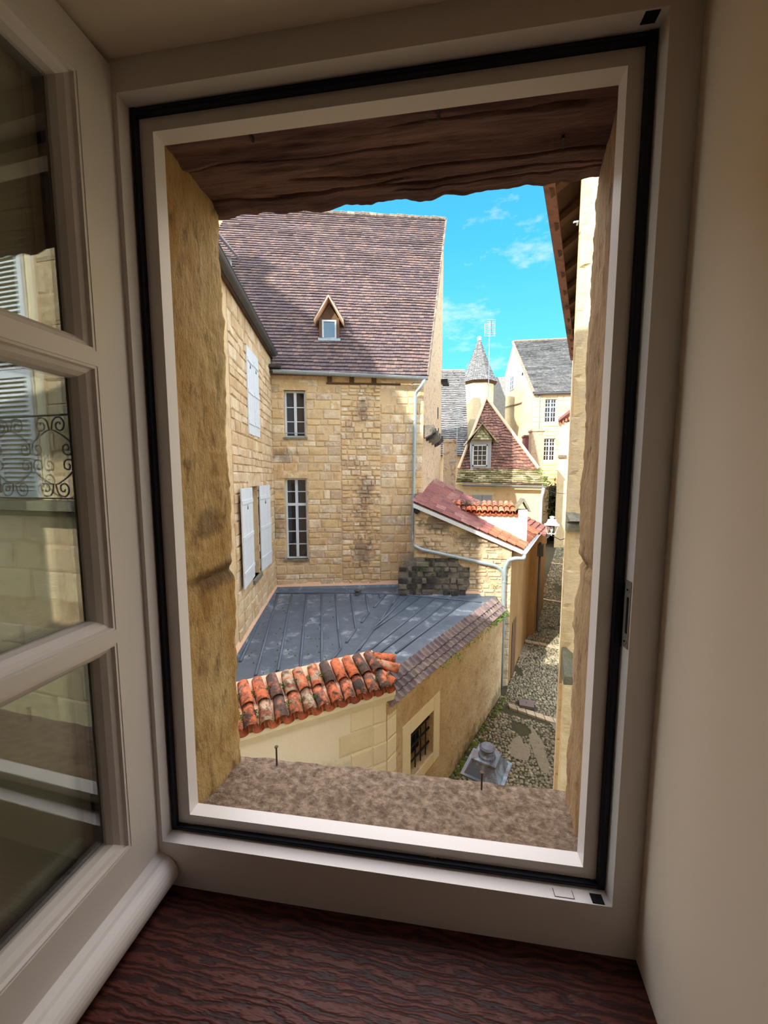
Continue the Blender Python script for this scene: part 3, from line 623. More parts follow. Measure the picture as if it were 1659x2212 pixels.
# rows: dressed courses, rubble column in the middle
rr = random.Random(21)
rows = rowsgen(-4.05, 3.25, .19, .34, rr)
sR = FAC.px(760, 1100)[0]; sR2 = FAC.px(808, 1100)[0]
def wrf(z, x): return (.14, .30) if (sR-.1 < x < sR2) else (.28, .62)
holes = [(W1[0]-.02, W1[1]+.02, W1[2]-.02, W1[3]+.02), (W2[0]-.02, W2[1]+.02, W2[2]-.02, W2[3]+.02)]
sM0, sM1 = FAC.px(737, 1000)[0], FAC.px(822, 1000)[0]
masonry(FAC, fw, rowsgen(-4.05, 3.25, .15, .34, rr), lambda z: (.0, sM0), holes, lambda a, z: 'facade_stone', (.22, .66), .018, .03, rng=rr, jit=.012, limit=150, skip=.04)
masonry(FAC, fw, rowsgen(-4.05, 3.1, .10, .24, rr), lambda z: (sM0, sM1), holes, lambda a, z: 'facade_stone', (.12, .42), .03, .035, rng=rr, jit=.02, limit=220, skip=.05)
masonry(FAC, fw, rowsgen(-4.05, 3.25, .22, .40, rr), lambda z: (sM1, FAC.L-.02), holes, lambda a, z: 'facade_stone', (.26, .60), .018, .028, rng=rr, jit=.01, limit=150, skip=.03)
wa = window_part(FAC, mh, *W1, cols=2, rows=3, depth=.12); wb = window_part(FAC, mh, *W2, cols=2, rows=4, transom=(zt2, 2), depth=.12)
for Wd in (W1, W2):
    k = MB(); k.pbox(FAC, Wd[0]-.05, Wd[1]+.05, Wd[2]-.07, Wd[2], -.2, .04); k.build('window_sill', MS['moss_ledge'], mh)
k = MB(); k.tube([FAC.w(W1[0], W1[2]+.14, .0), FAC.w(W1[1], W1[2]+.14, .0)], .014, 6); k.build('rail', MS['grey_paint'], mh)
for (Wd, x0, x1) in ((W1, -.12, .10), (W2, -.22, .03)):
    k = MB(); k.pbox(FAC, Wd[0]+x0, Wd[1]+x1, Wd[3], Wd[3]+.26, -.1, .028); k.build('lintel', MS['facade_stone'], mh)
# back and gable
GB = Vector((.25, 18.1, 0)); GAB = Pl((FAC.w(FAC.L, 0).x, FAC.w(FAC.L, 0).y), (GB.x, GB.y))
k = MB(); zr = 11.45
k.prism([GAB.w(0, -7.2), GAB.w(GAB.L, -7.2), GAB.w(GAB.L, zr), GAB.w(0, 3.42)], -GAB.n*.35); k.build('gable_wall', MS['gable_render'], mh)
LB = GB-FAC.u*12
k = MB(); k.prism([Vector((GB.x, GB.y, -7.2)), Vector((GB.x, GB.y, zr-.2)), Vector((LB.x, LB.y, zr-.2)), Vector((LB.x, LB.y, -7.2))], (0, .3, 0)); k.build('rear_wall', MS['gable_render'], mh)
# roof: thousands of small courses
dl = -FAC.u*4.2
eL = e0+dl; rR = RID.copy(); nrm = (e1-e0)
rL = RID-FAC.u*(e1-eL).length; eR = e1+FAC.u*.06; rRR = rR+FAC.u*.06
k = MB(); k.prism([eL, eR, rRR, rL], -RN*.12 if RN.z > 0 else RN*.12); k.build('roof_deck', MS['roof_brown'], mh)
k = MB(); rr = random.Random(3); tile_field(k, eL, eR, rL, rRR, 52, 60, th=.022, lift=.03, rng=rr, wob=.35, gapf=.02)
k.build('roof_tiles', MS['roof_brown'], mh, kind='stuff')
k = MB()
for i in range(30):
    A = rRR.lerp(rL, i/30); B = rRR.lerp(rL, (i+1.06)/30); k.tube([A+Vector((0,0,.0)), B+Vector((0,0,.03))], .11+rr.uniform(-.02, .02), 7, rr.random())
k.build('ridge_tiles', MS['ridge_moss'], mh, kind='stuff')
k = MB()
for i in range(40):
    A = eR.lerp(rRR, i/40); B = eR.lerp(rRR, (i+1.1)/40); off = FAC.u*.03
    k.tube([A+off, B+off+RN*.02*(1 if RN.z > 0 else -1)], .045, 5, rr.random())
k.build('verge_mortar', MS['ridge_moss'], mh, kind='stuff')
# roof dormer
def rp(x, y): return onroof(x, y)
RNp = RN if RN.z > 0 else -RN
bl = rp(690, 733); br = rp(733, 736); fu = (br-bl); fu.z = 0; dw = fu.length; fu.normalize(); fn = Vector((fu.y, -fu.x, 0))
DP = Pl((bl.x, bl.y), (bl.x+fu.x*dw, bl.y+fu.y*dw)); zb = (bl.z+br.z)/2
sz = dw/ (733-690)
d0 = DP.px(693, 700)[1]*0+zb
ztop = zb+dw*1.0*1.05; apex = ztop+dw*.95
dm = MB()
def backto(P):  # horizontal run back into the roof
    P = Vector(P); d = -DP.n; t = (e0-P).dot(RN)/d.dot(RN); return P+d*max(t, 0)
o_ = .03
dm.prism([DP.w(0, zb, o_), DP.w(dw*.14, zb, o_), DP.w(dw*.14, ztop, o_), DP.w(0, ztop, o_)], -DP.n*1.0)
dm.prism([DP.w(dw*.86, zb, o_), DP.w(dw, zb, o_), DP.w(dw, ztop, o_), DP.w(dw*.86, ztop, o_)], -DP.n*1.0)
dm.prism([DP.w(0, ztop-.02, -.1), DP.w(dw, ztop-.02, -.1), DP.w(dw/2, apex-.12, -.1)], -DP.n*1.0)
dmo = dm.build('dormer', MS['oldwood'], mh)
k = MB(); fr = .055; a0, a1 = dw*.14, dw*.86
for q in [(a0, a0+fr, zb+.03, ztop-.05), (a1-fr, a1, zb+.03, ztop-.05), (a0+fr, a1-fr, zb+.03, zb+.03+fr), (a0+fr, a1-fr, ztop-.05-fr, ztop-.05)]: k.pbox(DP, *q, -.06, .0)
k.build('dormer_window_frame', MS['white_paint'], dmo)
k = MB(); k.pbox(DP, a0+fr, a1-fr, zb+.03+fr, ztop-.05-fr, -.05, -.03)
MS['sky_glass'] = M_('sky_glass', [(70,92,112), (90,116,140)], nscale=1, bump=0, rough=.08, spec=.8); k.build('pane', MS['sky_glass'], dmo)
k = MB(); k.pbox(DP, -.04, dw+.04, zb-.05, zb+.03, -.1, .09); k.build('dormer_sill', MS['zinc'], dmo)
for sg in (-1, 1):
    c0 = dw/2; ex = dw/2+.16; run = -DP.n*1.5
    A = DP.w(c0, apex+.05, .18); B = DP.w(c0+sg*ex, ztop-.12, .18)
    k = MB(); k.prism([A, B, B+Vector((0,0,-.06)), A+Vector((0,0,-.07))], run); k.build('dormer_roof_slope', MS['pink_mortar'], dmo)
    k = MB(); Q = [A+Vector((0,0,.01)), B+Vector((0,0,.01))]
    tile_field(k, *( (B+Vector((0,0,.01)), B+run+Vector((0,0,.01)), A, A+run) if sg > 0 else (B+run+Vector((0,0,.01)), B+Vector((0,0,.01)), A+run, A)), 6, 5, th=.025, lift=.03, rng=rr)
    k.build('dormer_tiles', MS['roof_brown'], dmo, kind='stuff')
# gutter, rafter ends, lintel beam remains
ga = FAC.w(FAC.px(594, 800)[0], 3.42, .30); gb = FAC.w(FAC.L+.08, 3.30, .30)
gutter(mh, ga, gb, .085, 'zinc', brackets=7)
g2 = FAC.w(-.0, 3.62, .28); gutter(mh, FAC.w(.02, 3.60, .28), FAC.w(.42, 3.58, .28), .08, 'dark_zinc', name='gutter')
for x in (712, 760, 808):
    s, z = FAC.px(x, 821); k = MB(); k.pbox(FAC, s-.08, s+.08, z-.13, z+.10, -.1, .05); k.build('rafter_end', MS['oldwood'], mh)
s, z = FAC.px(705, 826); s2, _ = FAC.px(865, 826); k = MB(); k.pbox(FAC, s, s2, z-.06, z+.0, -.1, .035); k.build('timber_plate', MS['oldwood'], mh)
# corbels on the gable
for (x, y) in [(916,932),(921,938),(927,943),(933,948),(939,953)]:
    P = onpl(GAB, x, y); k = MB(); a = GAB.px(x, y)[0]
    vs = []
    k.prism([GAB.w(a-.10, P.z+.20, 0), GAB.w(a-.10, P.z+.20, .34), GAB.w(a-.10, P.z+.02, .36), GAB.w(a-.10, P.z-.12, .24), GAB.w(a-.10, P.z-.20, .1), GAB.w(a-.10, P.z-.24, 0)], GAB.u*.26)
    k.build('corbel', MS['black_stone'], mh)
for (x, y0, y1) in [(946, 880, 905), (947, 925, 940)]:
    a, z1_ = GAB.px(x, y0); _, z0_ = GAB.px(x, y1); k = MB(); k.pbox(GAB, a-.12, a+.12, z0_, z1_, -.05, .01); k.build('gable_opening', MS['dark_gap'], mh)
k = MB(); a, z_ = GAB.px(955, 826); k.pbox(GAB, GAB.L-.3, GAB.L+.5, z_-.1, z_+.04, .0, .3); k.build('iron_bracket', MS['iron'], mh)

# long downpipe from the gutter, bent along the low wall
def onP(x, y, o=.10): return PIPE.w(*PIPE.px(x, y, o), o)
def onF(x, y, o=.12): return FAC.w(*FAC.px(x, y, o), o)
pts = [FAC.w(FAC.L+.0, 3.28, .30), onF(909, 836, .28), onF(897, 850, .14), onF(894, 1000, .12), onF(892, 1168, .12)]
pts += [onP(897, 1180), onP(910, 1187), onP(1072, 1222), onP(1087, 1235), onP(1088, 1262)]
dp = pipe(mh, pts, .06, 'zinc', collars=[(onF(894, 908, .12), (0,0,1)), (onF(893, 980, .12), (0,0,1)), (onF(892, 1115, .12), (0,0,1)), (onF(892, 1152, .12), (0,0,1)), (onP(985, 1203), onP(1072,1222)-onP(910,1187))])

# ------------------------------------------------------------------ LEFT HOUSE
lh = thing('shuttered_house', 'stone house at the left edge with white board shutters', 'house', (-5, 9, -7))
sA = LEFT.px(539, 1051); sB = LEFT.px(561, 1237); W3 = (sA[0], sB[0], sB[1], sA[1])
sA = LEFT.px(541, 752); sB = LEFT.px(557, 940); W4 = (sA[0], sB[0]-.03, sB[1]+.1, sA[1]-.12)
k = MB(); wallgrid(k, LEFT, 0, LEFT.L+.05, -7.2, 3.98, [W3, W4]); lw_ = k.build('wall', MS['facade_mortar'], lh)
rr = random.Random(5); masonry(LEFT, lw_, rowsgen(-4.0, 3.9, .16, .32, rr), lambda z: (1.55, LEFT.L), [W3, W4], lambda a, z: 'left_stone', (.22, .5), .022, .02, rng=rr, jit=.01, limit=300)
window_part(LEFT, lh, *W3, cols=2, rows=6, depth=.14); window_part(LEFT, lh, *W4, cols=2, rows=4, depth=.14)
k = MB(); k.pbox(LEFT, W3[0]-.05, W3[1]+.05, W3[2]-.10, W3[2], -.2, .08); k.build('window_sill', MS['moss_ledge'], lh)
k = MB(); k.pbox(LEFT, W3[0]-.25, W3[1]+.30, W3[3], W3[3]+.28, -.1, .03); k.build('lintel', MS['facade_stone'], lh)
a0 = LEFT.px(520, 1100, .03)[0]; zA = LEFT.px(519, 1056, .06)[1]; zB_ = LEFT.px(530, 1266, .06)[1]
shutter(LEFT, lh, LEFT.px(518, 1150, .05)[0], W3[0]-.01, LEFT.px(530, 1266, .05)[1], LEFT.px(530, 1054, .05)[1], .04, .04, 'r')
shutter(LEFT, lh, W3[1]+.02, LEFT.px(580, 1150, .05)[0], LEFT.px(572, 1226, .05)[1], LEFT.px(572, 1048, .05)[1], .04, .06, 'l')
am = LEFT.px(547, 850, .03)[0]; shutter(LEFT, lh, LEFT.px(534, 850, .03)[0], am, LEFT.px(547, 941, .03)[1], LEFT.px(536, 752, .03)[1], .02, .0, 'l'); shutter(LEFT, lh, am+.01, LEFT.px(558, 850, .03)[0], LEFT.px(550, 941, .03)[1], LEFT.px(555, 775, .03)[1], .02, .0, 'r')
gutter(lh, LEFT.w(0, 4.02, .16), LEFT.w(LEFT.L-.1, 4.02, .16), .11, 'dark_zinc')
k = MB(); A = LEFT.w(0, 4.05, .1); B = LEFT.w(LEFT.L+.3, 4.05, .1); bk = -LEFT.n*5+Vector((0,0,1.9)); k.prism([A, B, B+bk, A+bk], (0,0,-.15)); tile_field(k, A, B, A+bk, B+bk, 24, 20, rng=rr); k.build('roof', MS['roof_brown'], lh)
k = MB(); k.pbox(LEFT, 0, .1, -7.2, 4.0, -5, 0); k.build('end_wall', MS['facade_mortar'], lh)
# its own wall dormer peeping past the reveal
P = atY(498, 556, 8.3); k = MB(); k.box(P.x-1.2, P.x+.0, 8.28, 8.34, 3.9, P.z+.0); k.build('dormer', MS['grey_paint'], lh)
A = atY(512, 551, 8.3); k = MB(); k.prism([(A.x, 7.8, A.z), (A.x-.02, 7.8, A.z-.05), (A.x-.75, 7.8, A.z+.75), (A.x-.75, 7.8, A.z+.95)], (0, .7, 0)); k.build('dormer_eave', MS['roof_brown'], lh)
# ------------------------------------------------------------------ ANNEX with the lead roof
ax = thing('lead_roofed_annex', 'low annex with a dark blue-grey lead roof between the houses', 'building', (-2, 8, -7.3))
LZ = -3.90
def lead(x, y, z=LZ): return atZ(x, y, z)
C0 = Vector((-.80, 6.20, 0)); C1 = Vector((2.17, 11.72, 0)); LANE = Pl((C0.x, C0.y), (C1.x, C1.y))
P0 = Vector((-4.6, 3.55, 0)); PLA = Pl((P0.x, P0.y), (C0.x, C0.y))
b0 = LEFT.w(LEFT.L, 0); b1 = FAC.w(FAC.L, 0); b2 = PIPE.w(2.75, 0); lnx = LEFT.w(2.2, 0)
inw = -LANE.n*.42
c0i = C0+Vector((-.35, .35, 0)); c1i = C1-LANE.n*.22
pl_in = P0+Vector((-.5, .9, 0))
poly = [Vector((p.x, p.y, LZ)) for p in [LEFT.w(0,0), pl_in, c0i, c1i, b2, b1, b0]]
k = MB(); k.prism(poly, (0,0,-.2)); k.build('lead_sheet', MS['lead'], ax)
RLS = [((600,1285),(552,1460)), ((630,1285),(600,1450)), ((662,1285),(648,1445)), ((695,1285),(695,1435)), ((725,1285),(731,1362)), ((731,1362),(736,1402)), ((736,1402),(716,1428)),
 ((757,1285),(769,1360)), ((769,1360),(748,1389)), ((790,1285),(797,1324)), ((797,1324),(781,1346)), ((820,1284),(822,1292)), ((833,1285),(808,1313)), ((862,1287),(847,1305)), ((847,1305),(822,1341)),
 ((881,1288),(810,1355)), ((810,1355),(762,1418)), ((908,1290),(806,1362)), ((806,1362),(775,1405)), ((938,1294),(790,1412)), ((971,1297),(818,1413)), ((1004,1300),(855,1412)), ((565,1330),(519,1430))]
for a, b_ in RLS:
    A = lead(*a); B = lead(*b_); k = MB(); mid = [A.lerp(B, t) for t in (0, .33, .66, 1)]
    k.tube([A+Vector((0,0,.012)), B+Vector((0,0,.012))], .030, 8, R.random()); o = k.build('lead_roll', MS['lead_roll'], ax, smooth=True)
k = MB()
for q in (.0,):
    up = [lead(578, 1283), lead(735, 1281), lead(858, 1284), lead(1040, 1302)]
    k.tube([p+Vector((0,0,.012)) for p in up], .028, 8)
k.build('lead_roll', MS['lead_roll'], ax, smooth=True)
# upstands: lead flashing plus the salmon mortar fillet against the walls
def upst(A, B, h0, h1, t, mk, nm):
    d = (B-A).normalized(); n = Vector((d.y, -d.x, 0)); k = MB(); k.prism([A+n*t+Vector((0,0,LZ+h0)), A+Vector((0,0,LZ+h1)), A+Vector((0,0,LZ+h0))] , B-A); k.build(nm, MS[mk], ax)
for (A, B) in [(LEFT.w(0,0), b0), (b0, b1), (PIPE.w(.25,0), PIPE.w(2.2,0))]:
    upst(A, B, -.02, .16, .12, 'lead', 'lead_flashing'); upst(A, B, .06, .22, .06, 'pink_mortar', 'mortar_fillet')
v = lead(773, 1283); k = MB(); k.lathe(v, [(.10, 0), (.07, .08), (.12, .10), (.12, .14), (.02, .18)], 10); k.lathe(v+Vector((0,-.16,0)), [(.07,0),(.07,.05),(.03,.06)], 8); k.build('roof_vent', MS['dark_zinc'], ax)
rr = random.Random(8); k = MB()
for i in range(60):   # clumps of moss fallen from the big roof
    x = rr.uniform(525, 720); y = rr.uniform(1300, 1460)
    if x < 525+(1460-y)*.28: continue
    p = lead(x, y); k.lathe(p, [(rr.uniform(.008, .03), 0), (.008, .018)], 5, rr.random())
k.build('moss_clumps', MS['moss'], ax, kind='stuff')
# plaster wall facing our window, stone string under the clay tiles
k = MB(); k.pbox(PLA, 0, PLA.L-.02, -7.8, -3.78, -.35, 0); k.build('plaster_wall', MS['plaster'], ax)
k = MB(); k.prism([PLA.w(0, -3.98, 0), PLA.w(0, -3.94, .07), PLA.w(0, -3.88, .10), PLA.w(0, -3.80, .14), PLA.w(0, -3.72, .14), PLA.w(0, -3.70, -.3), PLA.w(0, -3.98, -.3)], PLA.u*(PLA.L+.10)); k.build('stone_cornice', MS['ashlar'], ax)
rr = random.Random(12)
for i, z in enumerate([-4.32, -4.70, -5.08, -5.46, -5.84]):   # corner quoins, two per course
    wd = .42+.2*(i % 2); a = PLA.L-.005
    for (A, B) in ((a-wd-.28, a-.28), (a-.28, a)):
        M = Matrix.Translation(PLA.w((A+B)/2, z+.15, -.012)) @ PLA.rot.to_4x4() @ Matrix.Diagonal((B-A-.008, .024, .37, 1)); inst('quoin', rr.choice(POOL['ashlar']), ax, M)
    b_ = .30; M = Matrix.Translation(LANE.w(b_/2, z+.15, -.012)) @ LANE.rot.to_4x4() @ Matrix.Diagonal((b_-.008, .024, .37, 1)); inst('quoin', rr.choice(POOL['ashlar']), ax, M)
for i in range(5):
    A = PLA.L-.75-.62*(i+1); M = Matrix.Translation(PLA.w(A+.3, -5.55-.05*i, -.012)) @ PLA.rot.to_4x4() @ Matrix.Diagonal((.6, .024, .36, 1)); inst('quoin', rr.choice(POOL['ashlar']), ax, M)
# lane wall with the barred window
wA = LANE.px(886, 1590); wB = LANE.px(936, 1533); zt = wB[1]; zb_ = LANE.px(934, 1626)[1]; W5 = (wA[0], wB[0], zb_, zt)
k = MB(); wallgrid(k, LANE, 0, LANE.L+.02, -8, -4.03, [W5], th=.4); k.build('lane_wall', MS['annex_render'], ax)
for (a0, a1, z0, z1) in [(W5[0]-.30, W5[0], W5[2]-.25, W5[3]+.3), (W5[1], W5[1]+.28, W5[2]-.25, W5[3]+.3), (W5[0], W5[1], W5[3], W5[3]+.3), (W5[0], W5[1], W5[2]-.25, W5[2])]:
    k = MB(); k.pbox(LANE, a0+.004, a1-.004, z0+.003, z1-.003, -.05, .018); k.build('window_surround', MS['ashlar'], ax)
k = MB(); k.pbox(LANE, W5[0], W5[1], W5[2], W5[3], -.40, -.36); bw = k.build('barred_window', MS['dark_gap'], ax)
for i in range(4):
    a = W5[0]+(W5[1]-W5[0])*(i+.7)/4.4; k = MB(); k.tube([LANE.w(a, W5[2], -.10), LANE.w(a, W5[3], -.10)], .016, 6); k.build('iron_bar', MS['iron'], bw)
for z in (W5[2]+.22*(W5[3]-W5[2]), W5[2]+.55*(W5[3]-W5[2]), W5[2]+.8*(W5[3]-W5[2])):
    k = MB(); k.pbox(LANE, W5[0], W5[1], z-.018, z+.018, -.115, -.085); k.build('cross_bar', MS['iron'], bw)
# grey interlocking tiles on the lane wall
def tile_mesh(name, mk, wd=.185, ln=.21, roll=True):
    k = MB(); n = 9; xs = [i/(n-1) for i in range(n)]
    def zf(t): return (.055*math.sin(max(0, min(1, (t-.45)/.5))*math.pi)**.8 if .45 < t < .95 else 0)+(.006 if t < .1 else 0)
    top = [((t-.5)*wd*1.04, 0, zf(t)+.016) for t in xs]; bot = [((t-.5)*wd*1.04, 0, zf(t)) for t in xs]
    vs = top+bot+[(x, ln, z) for x, y, z in top]+[(x, ln, z) for x, y, z in bot]
    fs = []
    for i in range(n-1): fs += [(i, i+1, 2*n+i+1, 2*n+i), (n+i+1, n+i, 3*n+i, 3*n+i+1), (i+1, i, n+i, n+i+1)]
    fs += [(0, 2*n, 3*n, n), (n-1, 2*n-1, 4*n-1, 3*n-1)]
    me = bpy.data.meshes.new(name); me.from_pydata(vs, [], fs); me.materials.append(MS[mk]); return me
def frame_from(P, xa, ya):
    x = xa.normalized(); z = x.cross(ya).normalized(); y = z.cross(x); return Matrix.Translation(P) @ Matrix((x, y, z)).transposed().to_4x4()
gt = [tile_mesh('roof_tile', 'grey_tile') for _ in range(1)]
L0 = LANE.w(-.02, -4.06, .12); L1 = LANE.w(LANE.L-.05, -4.18, .12); U0 = LANE.w(-.02, -3.80, -.24); U1 = LANE.w(LANE.L-.05, -3.84, -.26)
nt_ = 34; rr = random.Random(31)
for i in range(nt_):
    for j in range(3):
        t = (i+.5)/nt_; P = L0.lerp(L1, t).lerp(U0.lerp(U1, t), j/3.05); sl = (U0-L0).normalized()
        M = frame_from(P+Vector((0,0,.02+.004*rr.random())), (L1-L0), sl) @ Matrix.Rotation(rr.uniform(-.03, .03), 4, 'Z') @ Matrix.Rotation(-.13, 4, 'X'); inst('roof_tile', gt[0], ax, M)
k = MB(); dn = Vector((0,0,-.035)); k.prism([L0+dn-LANE.n*.06, L1+dn-LANE.n*.06, U1+dn, U0+dn], (0,0,-.12)); k.build('tile_bed', MS['annex_render'], ax)
rr = random.Random(32); pts = []
for i in range(70):
    t = rr.uniform(.30, 1.0); t = t if rr.random() < .5 else rr.uniform(.82, 1); pts.append(L0.lerp(L1, t)+LANE.n*.02+Vector((0,0,rr.uniform(-.10, 0)))*(1.0 if t > .4 else .4))
leaves('climbing_ivy', ax, pts, .028, n=7, rng=rr)
# canal tiles, two courses of covers over pans
def canal(name, mk, ln=.44, r0=.102, r1=.086, up=True, n=7):
    k = MB(); vs = []; s = 1 if up else -1
    for (y, r) in ((0, r0), (ln, r1)):
        for rad in (r, r-.014): vs += [(math.cos(math.pi*i/n)*rad, y, s*math.sin(math.pi*i/n)*rad) for i in range(n+1)]
    m = n+1; fs = []
    for i in range(n): fs += [(i, i+1, 2*m+i+1, 2*m+i), (m+i+1, m+i, 3*m+i, 3*m+i+1), (i+1, i, m+i, m+i+1), (2*m+i, 2*m+i+1, 3*m+i+1, 3*m+i)]
    fs += [(0, 2*m, 3*m, m), (n, m+n, 3*m+n, 2*m+n)]
    me = bpy.data.meshes.new(name); me.from_pydata(vs, [], fs); me.polygons.foreach_set('use_smooth', [True]*len(fs)); me.materials.append(MS[mk]); return me
cv = canal('clay_tile', 'terracotta'); pn = canal('clay_tile', 'pan_clay', r0=.088, r1=.10, up=False)
def canal_run(parent, A, B, upv, n, courses, ln, cvm, pnm, rng, pans=True, twist=0., wid=1.):
    A, B, upv = Vector(A), Vector(B), Vector(upv); st_ = (B-A)/n; sl = upv.normalized(); lst = []
    for i in range(n):
        P = A+st_*(i+.5); tw = twist*(i/n)**4
        if pans:
            for j in range(courses):
                M = frame_from(P+st_*.5+sl*(ln*.82*j)+Vector((0,0,.015+.02*j)), st_, sl) @ Matrix.Scale(wid, 4, (1,0,0)) @ Matrix.Rotation(rng.uniform(-.04, .04), 4, 'Z'); inst('clay_tile', pnm, parent, M)
        for j in range(courses):
            M = frame_from(P+sl*(ln*.80*j)+Vector((0,0,.055+.022*j)), st_, sl) @ Matrix.Scale(wid, 4, (1,0,0)) @ Matrix.Rotation(-.05, 4, 'X') @ Matrix.Rotation(rng.uniform(-.07, .07)+tw, 4, 'Z'); inst('clay_tile', cvm, parent, M)
            lst.append(P+st_*.5+sl*(ln*.8*j+ln*.4)+Vector((0,0,.10)))
    return lst
rr = random.Random(17)
e_a = PLA.w(.9, -3.66, .22); e_b = PLA.w(PLA.L-.02, -3.66, .22); upv = -PLA.n*.80+Vector((0,0,.34))
mossp = canal_run(ax, e_a, e_b, upv, 17, 2, .44, cv, pn, rr)
# hip end: three tiles turned along the corner
for i, (dx, dy, dz, az) in enumerate([(.02, .12, .06, .55), (.08, .42, .16, .95), (-.02, .66, .22, 1.15)]):
    M = frame_from(e_b+Vector((dx, dy, dz)), PLA.u, upv) @ Matrix.Rotation(az, 4, 'Z'); inst('clay_tile', cv, ax, M)
leaves('moss_tufts', ax, [p for p in mossp if rr.random() < .8], .022, 'moss', n=34, rng=rr)
k = MB(); k.prism([PLA.w(0, -3.70, .10), PLA.w(0, -3.50, -.05), PLA.w(0, -3.30, -.62), PLA.w(0, -3.9, -.62), PLA.w(0, -3.9, 0)], PLA.u*(PLA.L+.0)); k.build('tile_bed', MS['pink_mortar'], ax)

# ------------------------------------------------------------------ LOW HOUSE beyond, red tile roof, pipes
lo = thing('red_roofed_outhouse', 'low stone outhouse with red tile lean-to roof and grey pipes', 'building', (1, 13, -7))
zl, zr_ = PIPE.px(898, 1090)[1], PIPE.px(1128, 1184)[1]
zl += .02; eaz = zr_
k = MB(); k.prism([PIPE.w(.05, -7.4), PIPE.w(PIPE.L, -7.4), PIPE.w(PIPE.L, eaz), PIPE.w(.05, zl)], -PIPE.n*.35); pw = k.build('wall', MS['pipe_stone'], lo)
rr = random.Random(41)
def ins(z):
    a1 = PIPE.L-.0
    if z > eaz: a1 = .05+(PIPE.L-.05)*(zl-z)/(zl-eaz)
    return (.06, a1-.05) if a1 > .4 else None
masonry(PIPE, pw, rowsgen(-7.2, zl, .08, .19, rr), ins, [], lambda a, z: 'pipe_stone', (.14, .44), .03, .04, rng=rr, jit=.02, limit=300, skip=.3)
# blackened stump of an older arch low on the wall
bs0, bz1 = PIPE.px(860, 1235)[0], PIPE.px(900, 1203)[1]; bs1 = PIPE.px(1015, 1250)[0]
def ins2(z):
    f = max(0, (z-(bz1-.45))/.45); return (bs0+.55*f**2, bs1-.5*f**2-.25*max(0, (LZ+.6-z)))
k = MB(); pts = [PIPE.w(bs0, LZ-.1, .0), PIPE.w(bs1-.3, LZ-.1, .0), PIPE.w(bs1, LZ+.4, 0), PIPE.w(bs1-.15, bz1-.35, 0), PIPE.w(bs1-.6, bz1-.08, 0), PIPE.w(bs0+.6, bz1, 0), PIPE.w(bs0+.25, bz1-.12, 0), PIPE.w(bs0, bz1-.5, 0)]
k.prism(pts, PIPE.n*.07); st_o = k.build('old_arch_stump', MS['black_stone'], lo)
PB = Pl((PIPE.A+PIPE.n*.07)[:2], (PIPE.A+PIPE.n*.07+PIPE.u*3)[:2])
masonry(PB, st_o, rowsgen(LZ, bz1, .16, .26, rr), ins2, [], lambda a, z: 'black_stone', (.14, .46), .04, .035, rng=rr, jit=.02, limit=90, skip=.12)
leaves('wall_ferns', lo, [onpl(PIPE, rr.uniform(895, 960), rr.uniform(1215, 1245), .14) for _ in range(26)]+[onpl(PIPE, rr.gauss(1068, 5), rr.gauss(1268, 6), .08) for _ in range(9)], .022, n=7, rng=rr)
# corner quoins
for i in range(18):
    z = -7.0+i*.27
    if z > eaz-.25: break
    wd = .34 if i % 2 else .5; M = Matrix.Translation(PIPE.w(PIPE.L-wd/2, z+.13, -.012)) @ PIPE.rot.to_4x4() @ Matrix.Diagonal((wd-.012, .045, .26, 1)); inst('quoin', rr.choice(POOL['pipe_stone']), lo, M)
# lane side walls, along the alley
AD = Vector((.385, 1, 0)); cR = PIPE.w(PIPE.L, 0); cR2 = cR+AD*4.2; cR3 = cR2+AD*3.8
SID = Pl((cR.x, cR.y), (cR2.x, cR2.y)); k = MB(); dA = SID.px(1113, 1320)[0]
k.pbox(SID, 0, SID.L, -7.4, eaz-.05, -.35, 0); k.build('lane_wall', MS['alley_wall'], lo)
k = MB(); k.pbox(SID, .5, 1.25, -7.3, -5.1, 0, .02); k.pbox(SID, .5, 1.25, -7.0, -5.0, -.01, .015); k.build('lane_door', MS['oldwood'], lo)
# lean-to roof: rows of flat tiles as single pieces
Q0 = PIPE.w(.0, zl+.06, .12); Q1 = PIPE.w(PIPE.L+.30, eaz-.02, .12); Q2 = Vector((.12, 15.8, -.16)); Q3 = cR2+Vector((.30, 0, eaz-.05)); 
def rt(name, mk):
    k = MB(); k.hexa([(-.5,0,0),(.5,0,0),(.5,1,-.0),(-.5,1,-.0),(-.5,0,.05),(.5,0,.05),(.5,1,.012),(-.5,1,.012)])
    for t in (-.25, .02, .3): k.hexa([(t-.07,-.01,.04),(t+.07,-.01,.04),(t+.07,1,.01),(t-.07,1,.01),(t-.04,-.01,.085),(t+.04,-.01,.085),(t+.04,1,.03),(t-.04,1,.03)])
    me = bpy.data.meshes.new(name); me.from_pydata(k.v, [], k.f); me.materials.append(MS[mk]); return me
rtm, otm = rt('roof_tile', 'red_tile'), rt('roof_tile', 'orange_tile')
nc, nr = 10, 12
def QP(u, v): return (Q0*(1-u)+Q1*u)*(1-v)+(Q2*(1-u)+Q3*u)*v      # u down the slope, v back
for i in range(nr):          # along slope (u), i=0 top
    for j in range(nc):
        u1 = (i+1)/nr; v = (j+.5)/nc; P = QP(u1, v); up_ = QP(i/nr-.02, v)-P; side = QP(u1, v-.5/nc)-QP(u1, v+.5/nc)
        x = -side.normalized() if False else side.normalized(); y = up_.normalized(); z = x.cross(y).normalized()
        if z.z < 0: x = -x; z = x.cross(y).normalized()
        M = Matrix.Translation(P+z*.015) @ Matrix((x*side.length*.985, y*up_.length*1.02, z*.75)).transposed().to_4x4()
        inst('roof_tile', otm if i >= 8 else rtm, lo, M)
